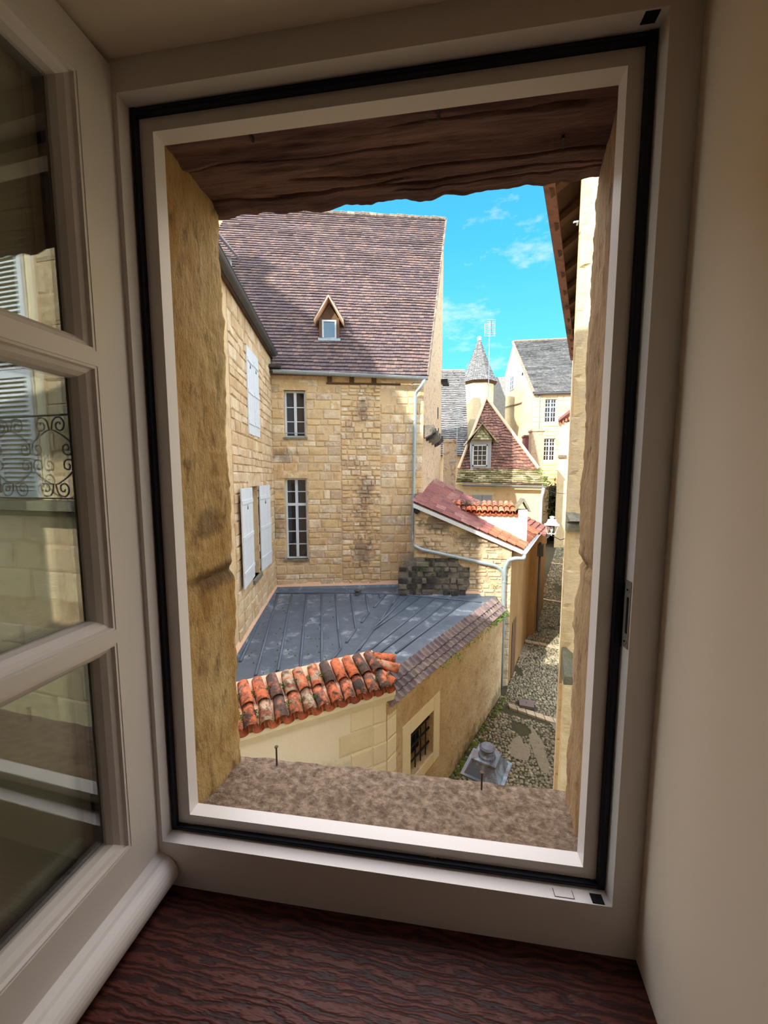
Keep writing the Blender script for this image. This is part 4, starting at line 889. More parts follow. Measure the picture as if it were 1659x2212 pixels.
k = MB(); k.mesh([p-Vector((0,0,.0)) for p in (Q0,Q1,Q3,Q2)]+[p-Vector((0,0,.1)) for p in (Q0,Q1,Q3,Q2)], [(0,1,2,3),(7,6,5,4),(0,4,5,1),(1,5,6,2),(2,6,7,3),(3,7,4,0)]); k.build('roof_deck', MS['oldwood'], lo)
k = MB(); k.hexa([Q0+PIPE.n*.03-Vector((0,0,.16)), Q1+PIPE.n*.03-Vector((0,0,.16)), Q1-Vector((0,0,.16)), Q0-Vector((0,0,.16)), Q0+PIPE.n*.03-Vector((0,0,.03)), Q1+PIPE.n*.03-Vector((0,0,.03)), Q1-Vector((0,0,.03)), Q0-Vector((0,0,.03))]); k.build('verge_board', MS['white_paint'], lo)
gz = eaz-.10; gp0 = cR+PIPE.u*.38+Vector((0,-.15,gz)); gp1 = cR2+PIPE.u*.38+Vector((0,0,gz)); gutter(lo, gp0, gp1, .07, 'white_paint')
pipe(lo, [gp0+Vector((0,.1,-.05)), gp0+Vector((-.02,.05,-.22)), onP(1112, 1206, .2), onP(1098, 1210, .13), onP(1090, 1226), onP(1088, 1262), onP(1087, 1330), PIPE.w(PIPE.px(1082, 1400)[0], -7.05, .12)], .065, 'zinc',
     collars=[(onP(1088, 1256), (0,0,1)), (onP(1084, 1385), (0,0,1)), (onP(1080, 1460), (0,0,1))])
k = MB(); s_, z_ = PIPE.px(900, 1098); k.lathe(PIPE.w(s_+.0, z_-.18, .06), [(.02,0),(.09,.05),(.1,.16),(.03,.26)], 10); k.build('bell', MS['iron'], lo)
# rear wall with old clay tile coping and a stone pier
RW = Pl((atY(962, 1100, 13.5).x, 13.5), (atY(1142, 1100, 13.3).x, 13.3)); zc = RW.px(1090, 1112)[1]
k = MB(); k.pbox(RW, .0, RW.L-.1, -2.30, zc, -.3, 0); k.build('rear_wall', MS['plaster'], lo)
cv2 = canal('clay_tile', 'terracotta', ln=.36, r0=.10, r1=.085); pn2 = canal('clay_tile', 'pan_clay', ln=.36, r0=.088, r1=.10, up=False)
x0 = RW.px(972, 1085)[0]; x1 = RW.px(1113, 1110)[0]
canal_run(lo, RW.w(max(0.0, x0), zc+.04, .12), RW.w(x1, zc+.02, .12), -RW.n*.6+Vector((0,0,.34)), 12, 2, .36, cv2, pn2, rr)
PX = RW.px(1117, 1160)[0]; PZ = RW.px(1125, 1104)[1]
k = MB(); k.pbox(RW, PX, PX+.30, -2.25, PZ+.05, -.4, .10); k.build('pier', MS['plaster'], lo)
k = MB(); k.prism([RW.w(PX-.12, PZ-.02, .16), RW.w(PX-.12, PZ+.04, .16), RW.w(PX+.12, PZ+.44, .16), RW.w(PX+.18, PZ+.44, .16), RW.w(PX+.42, PZ-.02, .16), RW.w(PX+.36, PZ-.02, .16), RW.w(PX+.15, PZ+.34, .16)], -RW.n*.62); k.build('pier_cap', MS['moss_ledge'], lo)
# ------------------------------------------------------------------ PORCH house next in the lane
po = thing('lane_annex', 'small tan annex along the lane with dark tiled eave and thin pipe', 'building', (4, 17, -7))
SI2 = Pl((cR2.x+.25, cR2.y), (cR3.x+.25, cR3.y)); ez2 = atY(1160, 1150, 17.2).z
k = MB(); k.pbox(SI2, 0, SI2.L, -7.4, ez2-.15, -.35, 0); k.pbox(Pl((cR2.x-1, cR2.y), (cR2.x+.25, cR2.y)), 0, 1.25, -7.4, ez2-.15, -.3, 0); k.build('wall', MS['alley_wall'], po)
k = MB(); A = SI2.w(-.1, ez2, .35); B = SI2.w(SI2.L*.55, ez2, .35); bk = -SI2.n*1.6+Vector((0,0,.75)); tile_field(k, A, B, A+bk, B+bk, 9, 7, th=.03, lift=.04, rng=rr); k.prism([A, B, B+bk, A+bk], (0,0,-.05)); k.build('roof_tiles', MS['red_tile'], po, kind='stuff')
gutter(po, A+SI2.n*.05-Vector((0,0,.03)), B+SI2.n*.05-Vector((0,0,.03)), .08, 'dark_zinc')
gq = SI2.w(.5, 0, .1); pipe(po, [gq+Vector((0,0,ez2-.4)), gq+Vector((0,0,-6.9)), gq+Vector((.15,-.05,-7))], .05, 'dark_zinc')
k = MB(); k.pbox(SI2, .35, .75, ez2-1.0, ez2-.5, 0, .25); k.build('meter_box', MS['dark_zinc'], po)
# ------------------------------------------------------------------ DORMER HOUSE
dh = thing('dormer_house', 'house with steep reddish hipped roof, white twelve-pane dormer and mossy stone skirt', 'house', (3, 22, -7))
DF = Pl((1.0, 20.0), (5.45, 20.0)); eZ = DF.px(1080, 1050)[1]
k = MB(); k.pbox(DF, 0, DF.L, -7.2, eZ+.1, -.4, 0); k.hexa([(5.05,20.41,-7.2),(5.44,20.41,-7.2),(5.44+.28*8,28,-7.2),(5.05+.28*8,28,-7.2),(5.05,20.41,eZ),(5.44,20.41,eZ),(5.44+.28*8,28,eZ),(5.05+.28*8,28,eZ)]); k.build('wall', MS['far_wall'], dh)
s1, z1 = DF.px(1020, 1069); s2, z2 = DF.px(1062, 1085)
k = MB(); k.pbox(DF, s1, (s1+s2)/2-.01, z2-.6, z1, 0, .04); k.pbox(DF, (s1+s2)/2+.01, s2, z2-.6, z1, 0, .04); k.build('shutter', MS['grey_paint'], dh)
k = MB(); k.pbox(DF, s1-.1, s2+.1, z1, z1+.16, 0, .03); k.build('lintel', MS['ashlar'], dh)
# lauze skirt then brown tiles up to the apex
a = atY(985, 1042, 19.7); b_ = atY(1178, 1046, 19.7); yS = 20.45
c_ = atY(990, 1014, yS); d_ = atY(1163, 1014, yS); ap = atY(1050, 860, 23.2)
rr = random.Random(51); k = MB(); tile_field(k, a, b_, c_, d_, 16, 7, th=.05, lift=.05, rng=rr, wob=.8, gapf=.03); k.build('stone_slates', MS['lauze'], dh, kind='stuff')
k = MB(); tile_field(k, c_, d_, ap-Vector((.06,0,0)), ap+Vector((.06,0,0)), 22, 26, th=.03, lift=.03, rng=rr, wob=.8); o = k.build('roof_tiles', MS['dormer_tile'], dh, kind='stuff')
bkv = Vector((.10*7, 7, 0)); k = MB()
k.mesh([a, b_, c_, d_, ap, ap+bkv, b_+bkv, a+bkv, d_+bkv, c_+bkv], [(0,1,3,2),(2,3,4),(3,8,5,4),(1,6,8,3),(2,4,5,9),(0,2,9,7)]); k.build('roof_deck', MS['dormer_tile'], dh)
k = MB(); 
for P, Q in ((d_, ap), (c_, ap)): k.tube([P.lerp(Q, t)+Vector((0,-.05,.05)) for t in [i/12 for i in range(13)]], [.075+.015*rr.random() for _ in range(13)], 6)
k.build('hip_tiles', MS['pink_mortar'], dh)
# its dormer
nrm2 = (d_-c_).cross(ap-c_).normalized()
def onr2(x, y): d = ray(x, y); return d*(c_.dot(nrm2)/d.dot(nrm2))
B0 = onr2(1016, 1012); B1 = onr2(1060, 1012); DD = Pl((B0.x, B0.y-.05), (B1.x, B0.y-.05)); dzt = DD.px(1038, 952)[1]; zb2 = B0.z; dzap = DD.px(1041, 917)[1]; dw = DD.L
k = MB(); k.pbox(DD, 0, dw, zb2-.05, dzt, -2.2, 0); k.prism([DD.w(-.02, dzt, 0), DD.w(dw+.02, dzt, 0), DD.w(dw/2, dzap-.1, 0)], (0,2.4,0)); dmr = k.build('dormer', MS['grey_paint'], dh)
q1 = DD.px(1021, 961); q2 = DD.px(1052, 1007)
def wflat(pl, parent, a0, a1, z0, z1, cols, rows, fw=.06, bw=.03, o0=.01, mk='white_paint', name='window'):
    k = MB(); B = lambda *q: k.pbox(pl, *q, o0, o0+.05)
    B(a0, a0+fw, z0, z1); B(a1-fw, a1, z0, z1); B(a0, a1, z0, z0+fw); B(a0, a1, z1-fw, z1); A, Bx, C, D = a0+fw, a1-fw, z0+fw, z1-fw
    for i in range(1, cols): B(A+(Bx-A)*i/cols-bw/2, A+(Bx-A)*i/cols+bw/2, C, D)
    for i in range(1, rows): B(A, Bx, C+(D-C)*i/rows-bw/2, C+(D-C)*i/rows+bw/2)
    o = k.build(name, MS[mk], parent)
    for i in range(cols):
        for j in range(rows):
            q = MB(); q.pbox(pl, A+(Bx-A)*i/cols+bw/2, A+(Bx-A)*(i+1)/cols-bw/2, C+(D-C)*j/rows+bw/2, C+(D-C)*(j+1)/rows-bw/2, o0, o0+.02); q.build('pane', MS['window_glass'], o)
    return o
wflat(DD, dh, q1[0], q2[0], q2[1], q1[1], 3, 4)
for sg in (-1, 1):
    A = DD.w(dw/2, dzap+.06, .35); B = DD.w(dw/2+sg*(dw/2+.22), dzt-.02, .30); run = Vector((0,2.6,0)); k = MB(); k.prism([A, B, B+Vector((0,0,-.07)), A+Vector((0,0,-.09))], run); k.build('dormer_verge', MS['lauze'], dmr)
k = MB(); k.prism([DD.w(.05, dzt+.02, .16), DD.w(dw-.05, dzt+.02, .16), DD.w(dw/2, dzap-.02, .02)], (0,.1,0)); 
tile_field(k, DD.w(.0, dzt+.02, .24), DD.w(dw, dzt+.02, .24), DD.w(dw/2-.03, dzap-.03, .05), DD.w(dw/2+.03, dzap-.03, .05), 7, 6, th=.03, lift=.03, rng=rr); k.build('dormer_front_slates', MS['lauze'], dmr, kind='stuff')
gutter(dh, a+Vector((.3,-.05,-.1)), b_+Vector((.0,-.05,-.1)), .09, 'zinc')
p0 = b_+Vector((-.1,-.05,-.18)); q = DF.w(DF.L-.05, 0, .10)
pipe(dh, [p0, p0+Vector((-.02,0,-.25)), Vector((q.x,q.y,eZ-.75)), Vector((q.x,q.y,-2.6)), Vector((q.x+.25,q.y-.1,-2.95))], .075, 'white_paint')
leaves('roof_creeper', dh, [b_.lerp(d_, rr.uniform(-.1, .9))+Vector((rr.uniform(-.1,.2),-.1,0)) for _ in range(26)], .05, n=8, rng=rr)
# chimney / rendered stack left of it, with the thin mast
k = MB(); A = atY(958, 955, 18.6); B = atY(984, 1042, 18.6); k.box(A.x, B.x, 18.6, 19.5, -3, A.z); k.box(A.x-.05, B.x+.05, 18.55, 19.55, A.z, A.z+.12); k.build('rendered_stack', MS['gable_render'], dh)
mst = atY(986, 1000, 18.5); top = atY(989, 880, 18.5)
k = MB(); k.tube([mst, top], .018, 5); k.tube([mst+Vector((0,0,.1)), mst+Vector((-.35,.1,-.05))], .015, 5); k.tube([mst+Vector((0,0,.05)), mst+Vector((-.35,.1,.05))], .015, 5); k.tube([atY(981, 918, 18.5), atY(995, 918, 18.5)], .012, 4); k.build('mast', MS['zinc'], dh)
# television antenna
P0_ = atY(1055, 858, 23.3); P1_ = atY(1058, 694, 23.3)
an = thing('tv_antenna', 'tall thin rooftop television antenna above the reddish hipped roof', 'antenna', P0_)
k = MB(); k.tube([P0_, P1_], [.03, .022], 6); k.build('mast', MS['zinc'], an)
Cc = atY(1059, 708, 23.3); k = MB(); k.tube([Cc+Vector((-.02,-.5,.25)), Cc+Vector((.16,.5,-.28))], .02, 5)
k.build('boom', MS['zinc'], an)
for i in range(9):
    P = Cc+Vector((-.02,-.5,.25)).lerp(Vector((.16,.5,-.28)), i/8); k = MB(); k.tube([P-Vector((.24,.05,0)), P+Vector((.24,.05,0))], .012, 4); k.build('element', MS['white_paint'], an)
k = MB()
for i in range(7): k.tube([Cc+Vector((-.28+.05*0, .3, -.34+.11*i)), Cc+Vector((.30, .35, -.34+.11*i))], .012, 4)
k.tube([Cc+Vector((-.28,.3,-.36)), Cc+Vector((-.28,.3,.34))], .012, 4); k.tube([Cc+Vector((.30,.35,-.36)), Cc+Vector((.30,.35,.34))], .012, 4); k.build('reflector', MS['white_paint'], an)
k = MB(); k.tube([P1_+Vector((-.3,0,-.12)), P1_+Vector((.3,.1,-.08))], .012, 4); k.build('crosspiece', MS['zinc'], an)

# ------------------------------------------------------------------ BACKGROUND houses
def slates(mb, a, b, c_, d_, nc, nr, rng, wob=.8): tile_field(mb, a, b, c_, d_, nc, nr, th=.05, lift=.05, rng=rng, wob=wob, gapf=.02)
sh = thing('slate_house', 'grey stone-slated roof just left of the pointed turret', 'house', (1, 28, -7))
a = atY(945, 985, 25.5); b_ = atY(1012, 985, 25.5); c_ = atY(945, 802, 30); d_ = atY(1004, 802, 30)
k = MB(); slates(k, a, b_, c_, d_, 14, 44, rr, .4); k.build('roof_slates', MS['slate'], sh, kind='stuff')
k = MB(); k.mesh([a, b_, d_, c_, a+Vector((0,8,0)), b_+Vector((0,8,0))], [(0,1,2,3),(1,5,2),(0,3,4),(3,2,5,4),(0,4,5,1)]); k.build('roof_deck', MS['slate'], sh)
k = MB(); k.box(a.x, b_.x-.1, 25.8, 33, -7.2, a.z+.1); k.build('wall', MS['far_wall'], sh)
k = MB(); k.tube([c_+Vector((0,0,.05)), d_+Vector((0,0,.05))], .1, 6); k.build('ridge', MS['ridge_moss'], sh)
# turret
tu = thing('turret', 'pale octagonal stair turret with pointed grey stone spire', 'tower', (3.6, 33, -7))
cx = (atY(1003, 830, 32).x+atY(1071, 830, 32).x)/2; rw = (atY(1071, 830, 32).x-atY(1003, 830, 32).x)/2*1.04; cz = atY(1037, 818, 32).z; tz = atY(1037, 714, 32).z; cy = 32+rw
k = MB(); k.lathe((cx, cy, 0), [(rw, -7.2), (rw, cz)], 8, a0=math.pi/8); k.build('tower_wall', MS['far_wall'], tu)
k = MB(); rr = random.Random(61); n = 8; ro = rw*1.22
prof = [(ro, 0), (ro*.86, .07), (ro*.5, .42), (ro*.12, .93), (.04, 1.0)]
for s_ in range(8):
    t0 = math.pi/8+s_*math.pi/4; t1 = t0+math.pi/4
    def pt(t, f):
        rad = ro*(1-f)**1.0*(1.0-.10*math.sin(f*math.pi)); rad = max(rad, .05); return Vector((cx+math.cos(t)*rad, cy+math.sin(t)*rad, cz-.1+(tz-cz)*f))
    rows_ = 34
    for j in range(rows_):
        f0_, f1_ = j/rows_, min(1, (j+1.2)/rows_); A, B, C, D = pt(t0, f0_), pt(t1, f0_), pt(t1, f1_), pt(t0, f1_)
        wd = (B-A).length; m_ = max(1, int(wd/.16)); out = Vector((math.cos((t0+t1)/2), math.sin((t0+t1)/2), .2))*.05
        for i in range(m_):
            u0, u1_ = i/m_, (i+1)/m_-.02; r = rr.random(); lo_ = out*rr.uniform(.6, 1.5)
            k.hexa([A.lerp(B, u0), A.lerp(B, u1_), D.lerp(C, u1_), D.lerp(C, u0), A.lerp(B, u0)+lo_, A.lerp(B, u1_)+lo_, D.lerp(C, u1_), D.lerp(C, u0)], r)
k.build('spire_slates', MS['slate'], tu, kind='stuff')
k = MB(); k.lathe((cx, cy, tz-.35), [(.16, 0), (.18, .3), (.1, .36)], 8); k.build('finial', MS['zinc'], tu)
k = MB(); k.lathe((cx, cy, cz-.28), [(rw, 0), (ro*.96, .16), (ro*.96, .2), (rw*.9, .2)], 8, a0=math.pi/8); k.build('eave', MS['oldwood'], tu)
k = MB(); A = atY(985, 1000, 31.2); B = atY(1040, 905, 31.2); k.prism([(A.x, 31.2, -7), (cx, 31.2, -7), (B.x, 31.2, B.z), (cx-rw*.6, 31.2, B.z), (A.x, 31.2, atY(990, 960, 31.2).z)], (0,1.5,0)); k.build('lower_wall', MS['far_wall'], tu)
k = MB(); A = atY(1066, 815, 36); B = atY(1092, 860, 36); k.box(A.x, B.x, 36, 39, -7, A.z); k.build('dark_roof_behind', MS['slate'], tu)
# big gabled house
bh = thing('gabled_house', 'large pale house with tall gable and grey slate roof', 'house', (9, 36, -7))
FX = atY(1153, 850, 34); cX = FX.x; ez = FX.z; rx = atY(1117, 742, 38.5); bx = atY(1066, 905, 43)
BF = Pl((cX, 34), (cX+6.5, 34)); BG = Pl((bx.x, 43), (cX, 34))
wins = []
for (x0, y0, x1, y1, tr) in [(1178, 862, 1201, 912, 1), (1175, 947, 1198, 995, 1)]:
    A = BF.px(x0, y0); B = BF.px(x1, y1); wins.append((A[0], B[0], B[1], A[1]))
k = MB(); wallgrid(k, BF, 0, BF.L, -7.2, ez, wins, th=.4); fwall = k.build('front_wall', MS['far_wall'], bh)
rr = random.Random(71); masonry(BF, fwall, rowsgen(-4, ez, .35, .5, rr), lambda z: (.05, 3.8), wins, lambda a, z: 'far_wall', (.5, 1.0), .03, .03, rng=rr, limit=150)
for wn_ in wins: window_part(BF, bh, *wn_, cols=4, rows=3, transom=(wn_[2]+(wn_[3]-wn_[2])*.66, 2), depth=.12, fw=.07, bw=.04)
gp = [BG.w(0, -7.2), BG.w(BG.L, -7.2), BG.w(BG.L, ez)]; sR_ = (rx-BG.A).dot(BG.u)
apx = BG.w(sR_, rx.z); gp += [apx, BG.w(0, bx.z)]
k = MB(); k.prism(gp, -BG.n*.4); k.build('gable_wall', MS['far_wall'], bh)
A = BG.px(1102, 816, .03); B = BG.px(1110, 840, .03); wflat(BG, bh, A[0], B[0], B[1], A[1], 2, 3, fw=.07)
for (x, y) in [(1129, 808)]:
    s_, z_ = BG.px(x, y); k = MB(); k.pbox(BG, s_-.12, s_+.12, z_-.12, z_+.12, 0, .02); k.build('vent_hole', MS['dark_gap'], bh)
s_, z_ = BG.px(1074, 884); s2_, z2_ = BG.px(1128, 868); k = MB(); k.hexa([BG.w(s_, z_-.1, 0), BG.w(s2_, z2_-.1, 0), BG.w(s2_, z2_-.1, .12), BG.w(s_, z_-.1, .12), BG.w(s_, z_, 0), BG.w(s2_, z2_, 0), BG.w(s2_, z2_, .06), BG.w(s_, z_, .06)]); k.build('roof_scar', MS['ridge_moss'], bh)
e_l = BF.w(-.05, ez, .25); e_r = BF.w(BF.L, ez, .25); t_l = Vector((apx.x-.05, apx.y-.1, apx.z+.05)); t_r = t_l+BF.u*(BF.L+3)
k = MB(); slates(k, e_l, e_r, t_l, t_r, 44, 50, rr, .4); k.build('roof_slates', MS['slate'], bh, kind='stuff')
k = MB(); k.prism([e_l, e_r, t_r, t_l], (0,0,-.12)); k.build('roof_deck', MS['slate'], bh)
k = MB(); k.tube([t_l+Vector((0,0,.08)), t_r+Vector((0,0,.08))], .13, 6); k.build('ridge', MS['ridge_moss'], bh)
k = MB(); k.tube([e_l+Vector((0,0,.03)), t_l+Vector((-.05,0,.06))], .12, 6); k.build('verge', MS['ridge_moss'], bh)
gutter(bh, e_l-Vector((0,0,.08)), e_r-Vector((0,0,.08)), .1, 'dark_zinc')
q = BF.w(BF.px(1163, 900)[0], 0, .1); pipe(bh, [Vector((q.x,q.y,ez-.1)), Vector((q.x,q.y,-2))], .06, 'zinc')
for (x0, y0, x1, y1, Y, mk) in [(1149, 928, 1172, 1040, 27, 'gable_render'), (1134, 940, 1149, 968, 28, 'red_tile')]:
    A = atY(x0, y0, Y); B = atY(x1, y1, Y); k = MB(); k.box(A.x, B.x, Y, Y+.8, B.z-4, A.z-.12); k.box(A.x-.06, B.x+.06, Y-.06, Y+.86, A.z-.12, A.z); k.build('chimney_stack', MS[mk], bh)
# ------------------------------------------------------------------ far right-side lane houses
lr = thing('lane_corner_house', 'narrow pale house on the right of the lane with red dentilled eave', 'house', (11, 32, -7))
A = atY(1208, 915, 31); DFX = A.x; k = MB(); k.hexa([(DFX,31,-7.2),(DFX+6,31,-7.2),(DFX+8.5,36,-7.2),(DFX+2.2,36,-7.2),(DFX,31,A.z+.1),(DFX+6,31,A.z+.1),(DFX+8.5,36,A.z+.1),(DFX+2.2,36,A.z+.1)]); k.build('wall', MS['far_wall'], lr)
B = atY(1202, 912, 31); C = atY(1226, 885, 31)
k = MB(); k.prism([(B.x, 30.6, B.z+.2), (C.x+2, 30.6, C.z+1.6), (C.x+2, 30.6, C.z+1.3), (B.x, 30.6, B.z)], (1.9,4,0)); k.build('roof', MS['red_tile'], lr)
for i in range(5): k = MB(); k.box(B.x+.15+.22*i, B.x+.27+.22*i, 30.8, 31, B.z-.2+.12*i, B.z+.0+.12*i); k.build('dentil', MS['orange_tile'], lr)
k = MB(); P = atY(1214, 986, 31); k.box(P.x-.3, P.x+.3, 30.85, 31, P.z-.1, P.z+.1); k.build('stone_bracket', MS['ridge_moss'], lr)
l2 = thing('lane_side_house', 'plain pale house edge just beyond the near right wall', 'house', (7, 16, -7))
A = atY(1231, 900, 14.5); k = MB(); k.hexa([(A.x,14.5,-7.2),(A.x+4,14.5,-7.2),(A.x+8,24,-7.2),(A.x+3.95,24,-7.2),(A.x,14.5,4.2),(A.x+4,14.5,4.2),(A.x+8,24,4.2),(A.x+3.95,24,4.2)]); k.build('wall', MS['pier_stone'], l2)
# end of the lane: wall, gate, foliage
le = thing('lane_end_gate', 'dark gateway and ivy wall closing the far end of the lane', 'gate', (10, 33, -7))
A = atY(1172, 1140, 33); B = atY(1215, 1050, 33); k = MB(); k.box(A.x-1.5, B.x+.1, 33, 33.6, -7.2, B.z); k.build('wall', MS['black_stone'], le)
P = atY(1196, 1110, 32.9); k = MB(); k.box(P.x-.2, P.x+.35, 32.85, 33, -7.2, atY(1196, 1070, 33).z); k.build('gate_door', MS['dark_gap'], le)
k = MB(); P = atY(1180, 1060, 32.2); k.box(P.x-.7, P.x+.15, 32, 32.7, -7.2, atY(1180, 1050, 32.2).z); k.lathe((P.x-.2, 32.3, atY(1180, 1050, 32.2).z), [(.25,0),(.3,.1),(.12,.3),(.3,.7),(.3,.8)], 8); k.build('gate_pier', MS['gable_render'], le)
leaves('foliage', le, [atY(rr.uniform(1178, 1212), rr.uniform(1040, 1140), 31.9) for _ in range(70)], .15, 'moss', n=6, rng=rr)

# ------------------------------------------------------------------ RIGHT HOUSE (end wall 4 m from us, lane eave above)
rh = thing('neighbour_house', 'sunlit stone house on the right with deep dark eave over the lane', 'house', (3, 6, -7))
RX = 1.345; ENDW = Pl((RX, 4.0), (9.5, 4.0)); LN = Pl((RX+.384*6.6, 10.6), (RX, 4.0))
bal = (2.55, 4.0)
k = MB(); BW = (5.45-RX, 6.65-RX, -.30, 3.1)
wallgrid(k, ENDW, 0, ENDW.L, -7.6, 3.6, [BW], th=.04); ew = k.build('end_wall', MS['facade_mortar'], rh)
k = MB(); k.pbox(LN, 0, LN.L-.02, -7.6, 3.6, -.35, -.005); k.build('lane_wall', MS['pier_stone'], rh)
rr = random.Random(81); rws = [(-7.2,-6.7),(-6.7,-6.25),(-6.25,-5.7),(-5.7,-5.1),(-5.1,-4.6),(-4.6,-4.15),(-4.15,-3.7),(-3.7,-3.25),(-3.25,-2.85),(-2.85,-2.5),(-2.5,-2.2),(-1.80,-1.35),(-1.35,-.95),(-.95,-.55),(-.38,.02),(.02,.35),(.35,.60),(.60,.98),(.98,1.28),(1.28,1.62),(1.62,2.0),(2.0,2.4),(2.4,2.8),(2.8,3.2),(3.2,3.6)]
masonry(ENDW, ew, rws, lambda z: (.0, 6.6), [BW], lambda a, z: 'pier_stone', (.5, .95), .012, .010, rng=rr, limit=200)
k = MB(); k.prism([ENDW.w(-.01, -.55, 0), ENDW.w(-.01, -.55, .07), ENDW.w(-.01, -.48, .09), ENDW.w(-.01, -.46, .03), ENDW.w(-.01, -.44, .12), ENDW.w(-.01, -.36, .0)], ENDW.u*8); k.build('string_course', MS['moss_ledge'], rh)
k = MB(); k.prism([ENDW.w(.01, -2.05, 0), ENDW.w(.01, -2.16, .10), ENDW.w(.01, -2.06, .12), ENDW.w(.01, -1.80, .0)], ENDW.u*1.2); k.build('mossy_ledge', MS['moss_ledge'], rh)
k = MB(); k.pbox(ENDW, .03, 1.1, -7.6, -2.16, 0, .10); k.build('buttress', MS['pier_stone'], rh)
# eave over the lane
EX = .37; e_a = LN.w(LN.L+.1, 3.15, EX); e_b = LN.w(0, 3.15, EX); bk = -LN.n*3.2+Vector((0,0,2.3))
k = MB(); tile_field(k, e_b, e_a, e_b+bk, e_a+bk, 34, 12, th=.02, lift=.03, rng=rr); k.build('roof_tiles', MS['dormer_tile'], rh, kind='stuff')
k = MB(); k.prism([e_a, e_b, e_b+bk, e_a+bk], (0,0,-.05)); k.build('roof_boards', MS['oldwood'], rh)
k = MB(); k.prism([LN.w(-.0, 3.10, EX-.10), LN.w(LN.L+.1, 3.10, EX-.10), LN.w(LN.L+.1, 3.14, EX+.02), LN.w(0, 3.14, EX+.02)], (0,0,-.06)); k.build('fascia', MS['dormer_tile'], rh)
for i in range(11):
    a = .4+i*.62; k = MB(); k.prism([LN.w(a, 3.08, EX-.03), LN.w(a, 3.02, EX-.05), LN.w(a, 3.40, -.35), LN.w(a, 3.50, -.35)], LN.u*.12); k.build('rafter', MS['oldwood'], rh)
k = MB(); A = atY(1246, 474, 3.9); k.tube([(A.x+.03, 3.98, A.z), (A.x+.02, 3.93, A.z), (A.x-.02, 3.92, A.z-.01)], .008, 6); k.build('hook', MS['white_paint'], rh)
# french window with louvred shutters and a scrolled balcony rail (seen mirrored in our open pane)
def louvre(a0, a1, z0, z1):
    k = MB(); o0, o1 = .03, .07; zm = [z0, z0+(z1-z0)*.5, z1]
    k.pbox(ENDW, a0, a0+.07, z0, z1, o0, o1); k.pbox(ENDW, a1-.07, a1, z0, z1, o0, o1)
    for z, h in ((z0, .10), (zm[1]-.05, .10), (z1-.10, .10), (z0+.38*(z1-z0), .0)):
        if h: k.pbox(ENDW, a0+.07, a1-.07, z, z+h, o0, o1)
    o = k.build('louvred_shutter', MS['white_paint'], rh)
    for (c_, d_) in ((z0+.10, zm[1]-.05), (zm[1]+.05, z1-.10)):
        n = int((d_-c_)/.062)
        for i in range(n):
            z = c_+(i+.5)*(d_-c_)/n; q = MB(); q.hexa([ENDW.w(a0+.07,z-.024,.068),ENDW.w(a1-.07,z-.024,.068),ENDW.w(a1-.07,z+.014,.034),ENDW.w(a0+.07,z+.014,.034),ENDW.w(a0+.07,z-.014,.070),ENDW.w(a1-.07,z-.014,.070),ENDW.w(a1-.07,z+.024,.036),ENDW.w(a0+.07,z+.024,.036)]); q.build('slat', MS['white_paint'], o)
window_part(ENDW, rh, *BW, cols=2, rows=4, depth=.2, name='french_window')
k = MB(); k.pbox(ENDW, BW[0]-.1, BW[1]+.1, BW[2]-.1, BW[3]+.1, -.5, -.26); k.pbox(ENDW, BW[0]-.12, BW[0], BW[2], BW[3], -.3, -.0); k.pbox(ENDW, BW[1], BW[1]+.12, BW[2], BW[3], -.3, -.0); k.pbox(ENDW, BW[0]-.12, BW[1]+.12, BW[3], BW[3]+.1, -.3, -.0); k.build('window_reveal', MS['pier_stone'], rh)
louvre(BW[0]-.74, BW[0]-.02, BW[2], BW[3]); louvre(BW[0]+.0+.02, BW[0]+.72, BW[2], BW[3]) if 0 else louvre(BW[1]+.02, BW[1]+.74, BW[2], BW[3])
for (a0, a1, z0, z1) in [(BW[0]-.92, BW[0]-.77, -.36, 3.3)]:
    k = MB(); k.pbox(ENDW, a0, a1, z0, z1, .0, .03); k.build('stone_band', MS['ashlar'], rh)
# balconette
bz0, bz1 = -.28, .78; A0, A1 = BW[0]-2.0, BW[1]+.35; OO = .26
k = MB()
for z, r in ((bz1, .014), (bz0, .011)): k.tube([ENDW.w(A0, z, OO), ENDW.w(A1, z, OO)], r, 6)
k.tube([ENDW.w(A0, z, 0), ENDW.w(A0, z, OO)], .012, 6); k.tube([ENDW.w(A0, bz1, 0), ENDW.w(A0, bz1, OO)], .012, 6); k.tube([ENDW.w(A0, bz0, OO), ENDW.w(A0, bz1, OO)], .012, 6)
bo = k.build('balcony_rail', MS['iron'], rh)
def scroll(cx, cz, sx, sz, wd, hh):
    """half of a heart shaped C-scroll pair, end curls at top and at bottom"""
    P = []
    r = wd*.26; n = 34
    for i in range(n+1):     # top curl inwards
        t = i/n; ang = math.pi*(.5)+ -2*math.pi*1.35*(1-t)+0; rad = r*(.22+.78*t); P.append((wd*.48+math.cos(ang)*rad*1.0*-1, hh*.5-r+math.sin(ang)*rad))
    P.append((wd*.86, hh*.30)); P.append((wd*.62, hh*.10)); P.append((wd*.22, -hh*.14)); P.append((wd*.03, -hh*.26))
    m2 = []
    r2 = wd*.22
    for i in range(22):
        t = i/21; ang = math.pi-(-1)*0-2*math.pi*1.1*t*-1; rad = r2*(1-.78*t); m2.append((wd*.30-math.cos(ang+math.pi)*rad*1.0-0*r2, -hh*.34+math.sin(ang+math.pi)*rad*-1))
    return [ENDW.w(cx+sx*p[0], cz+sz*p[1], OO) for p in P+m2]
ncol = 5; wd = (A1-A0)/ncol; hb = (bz1-bz0)/2
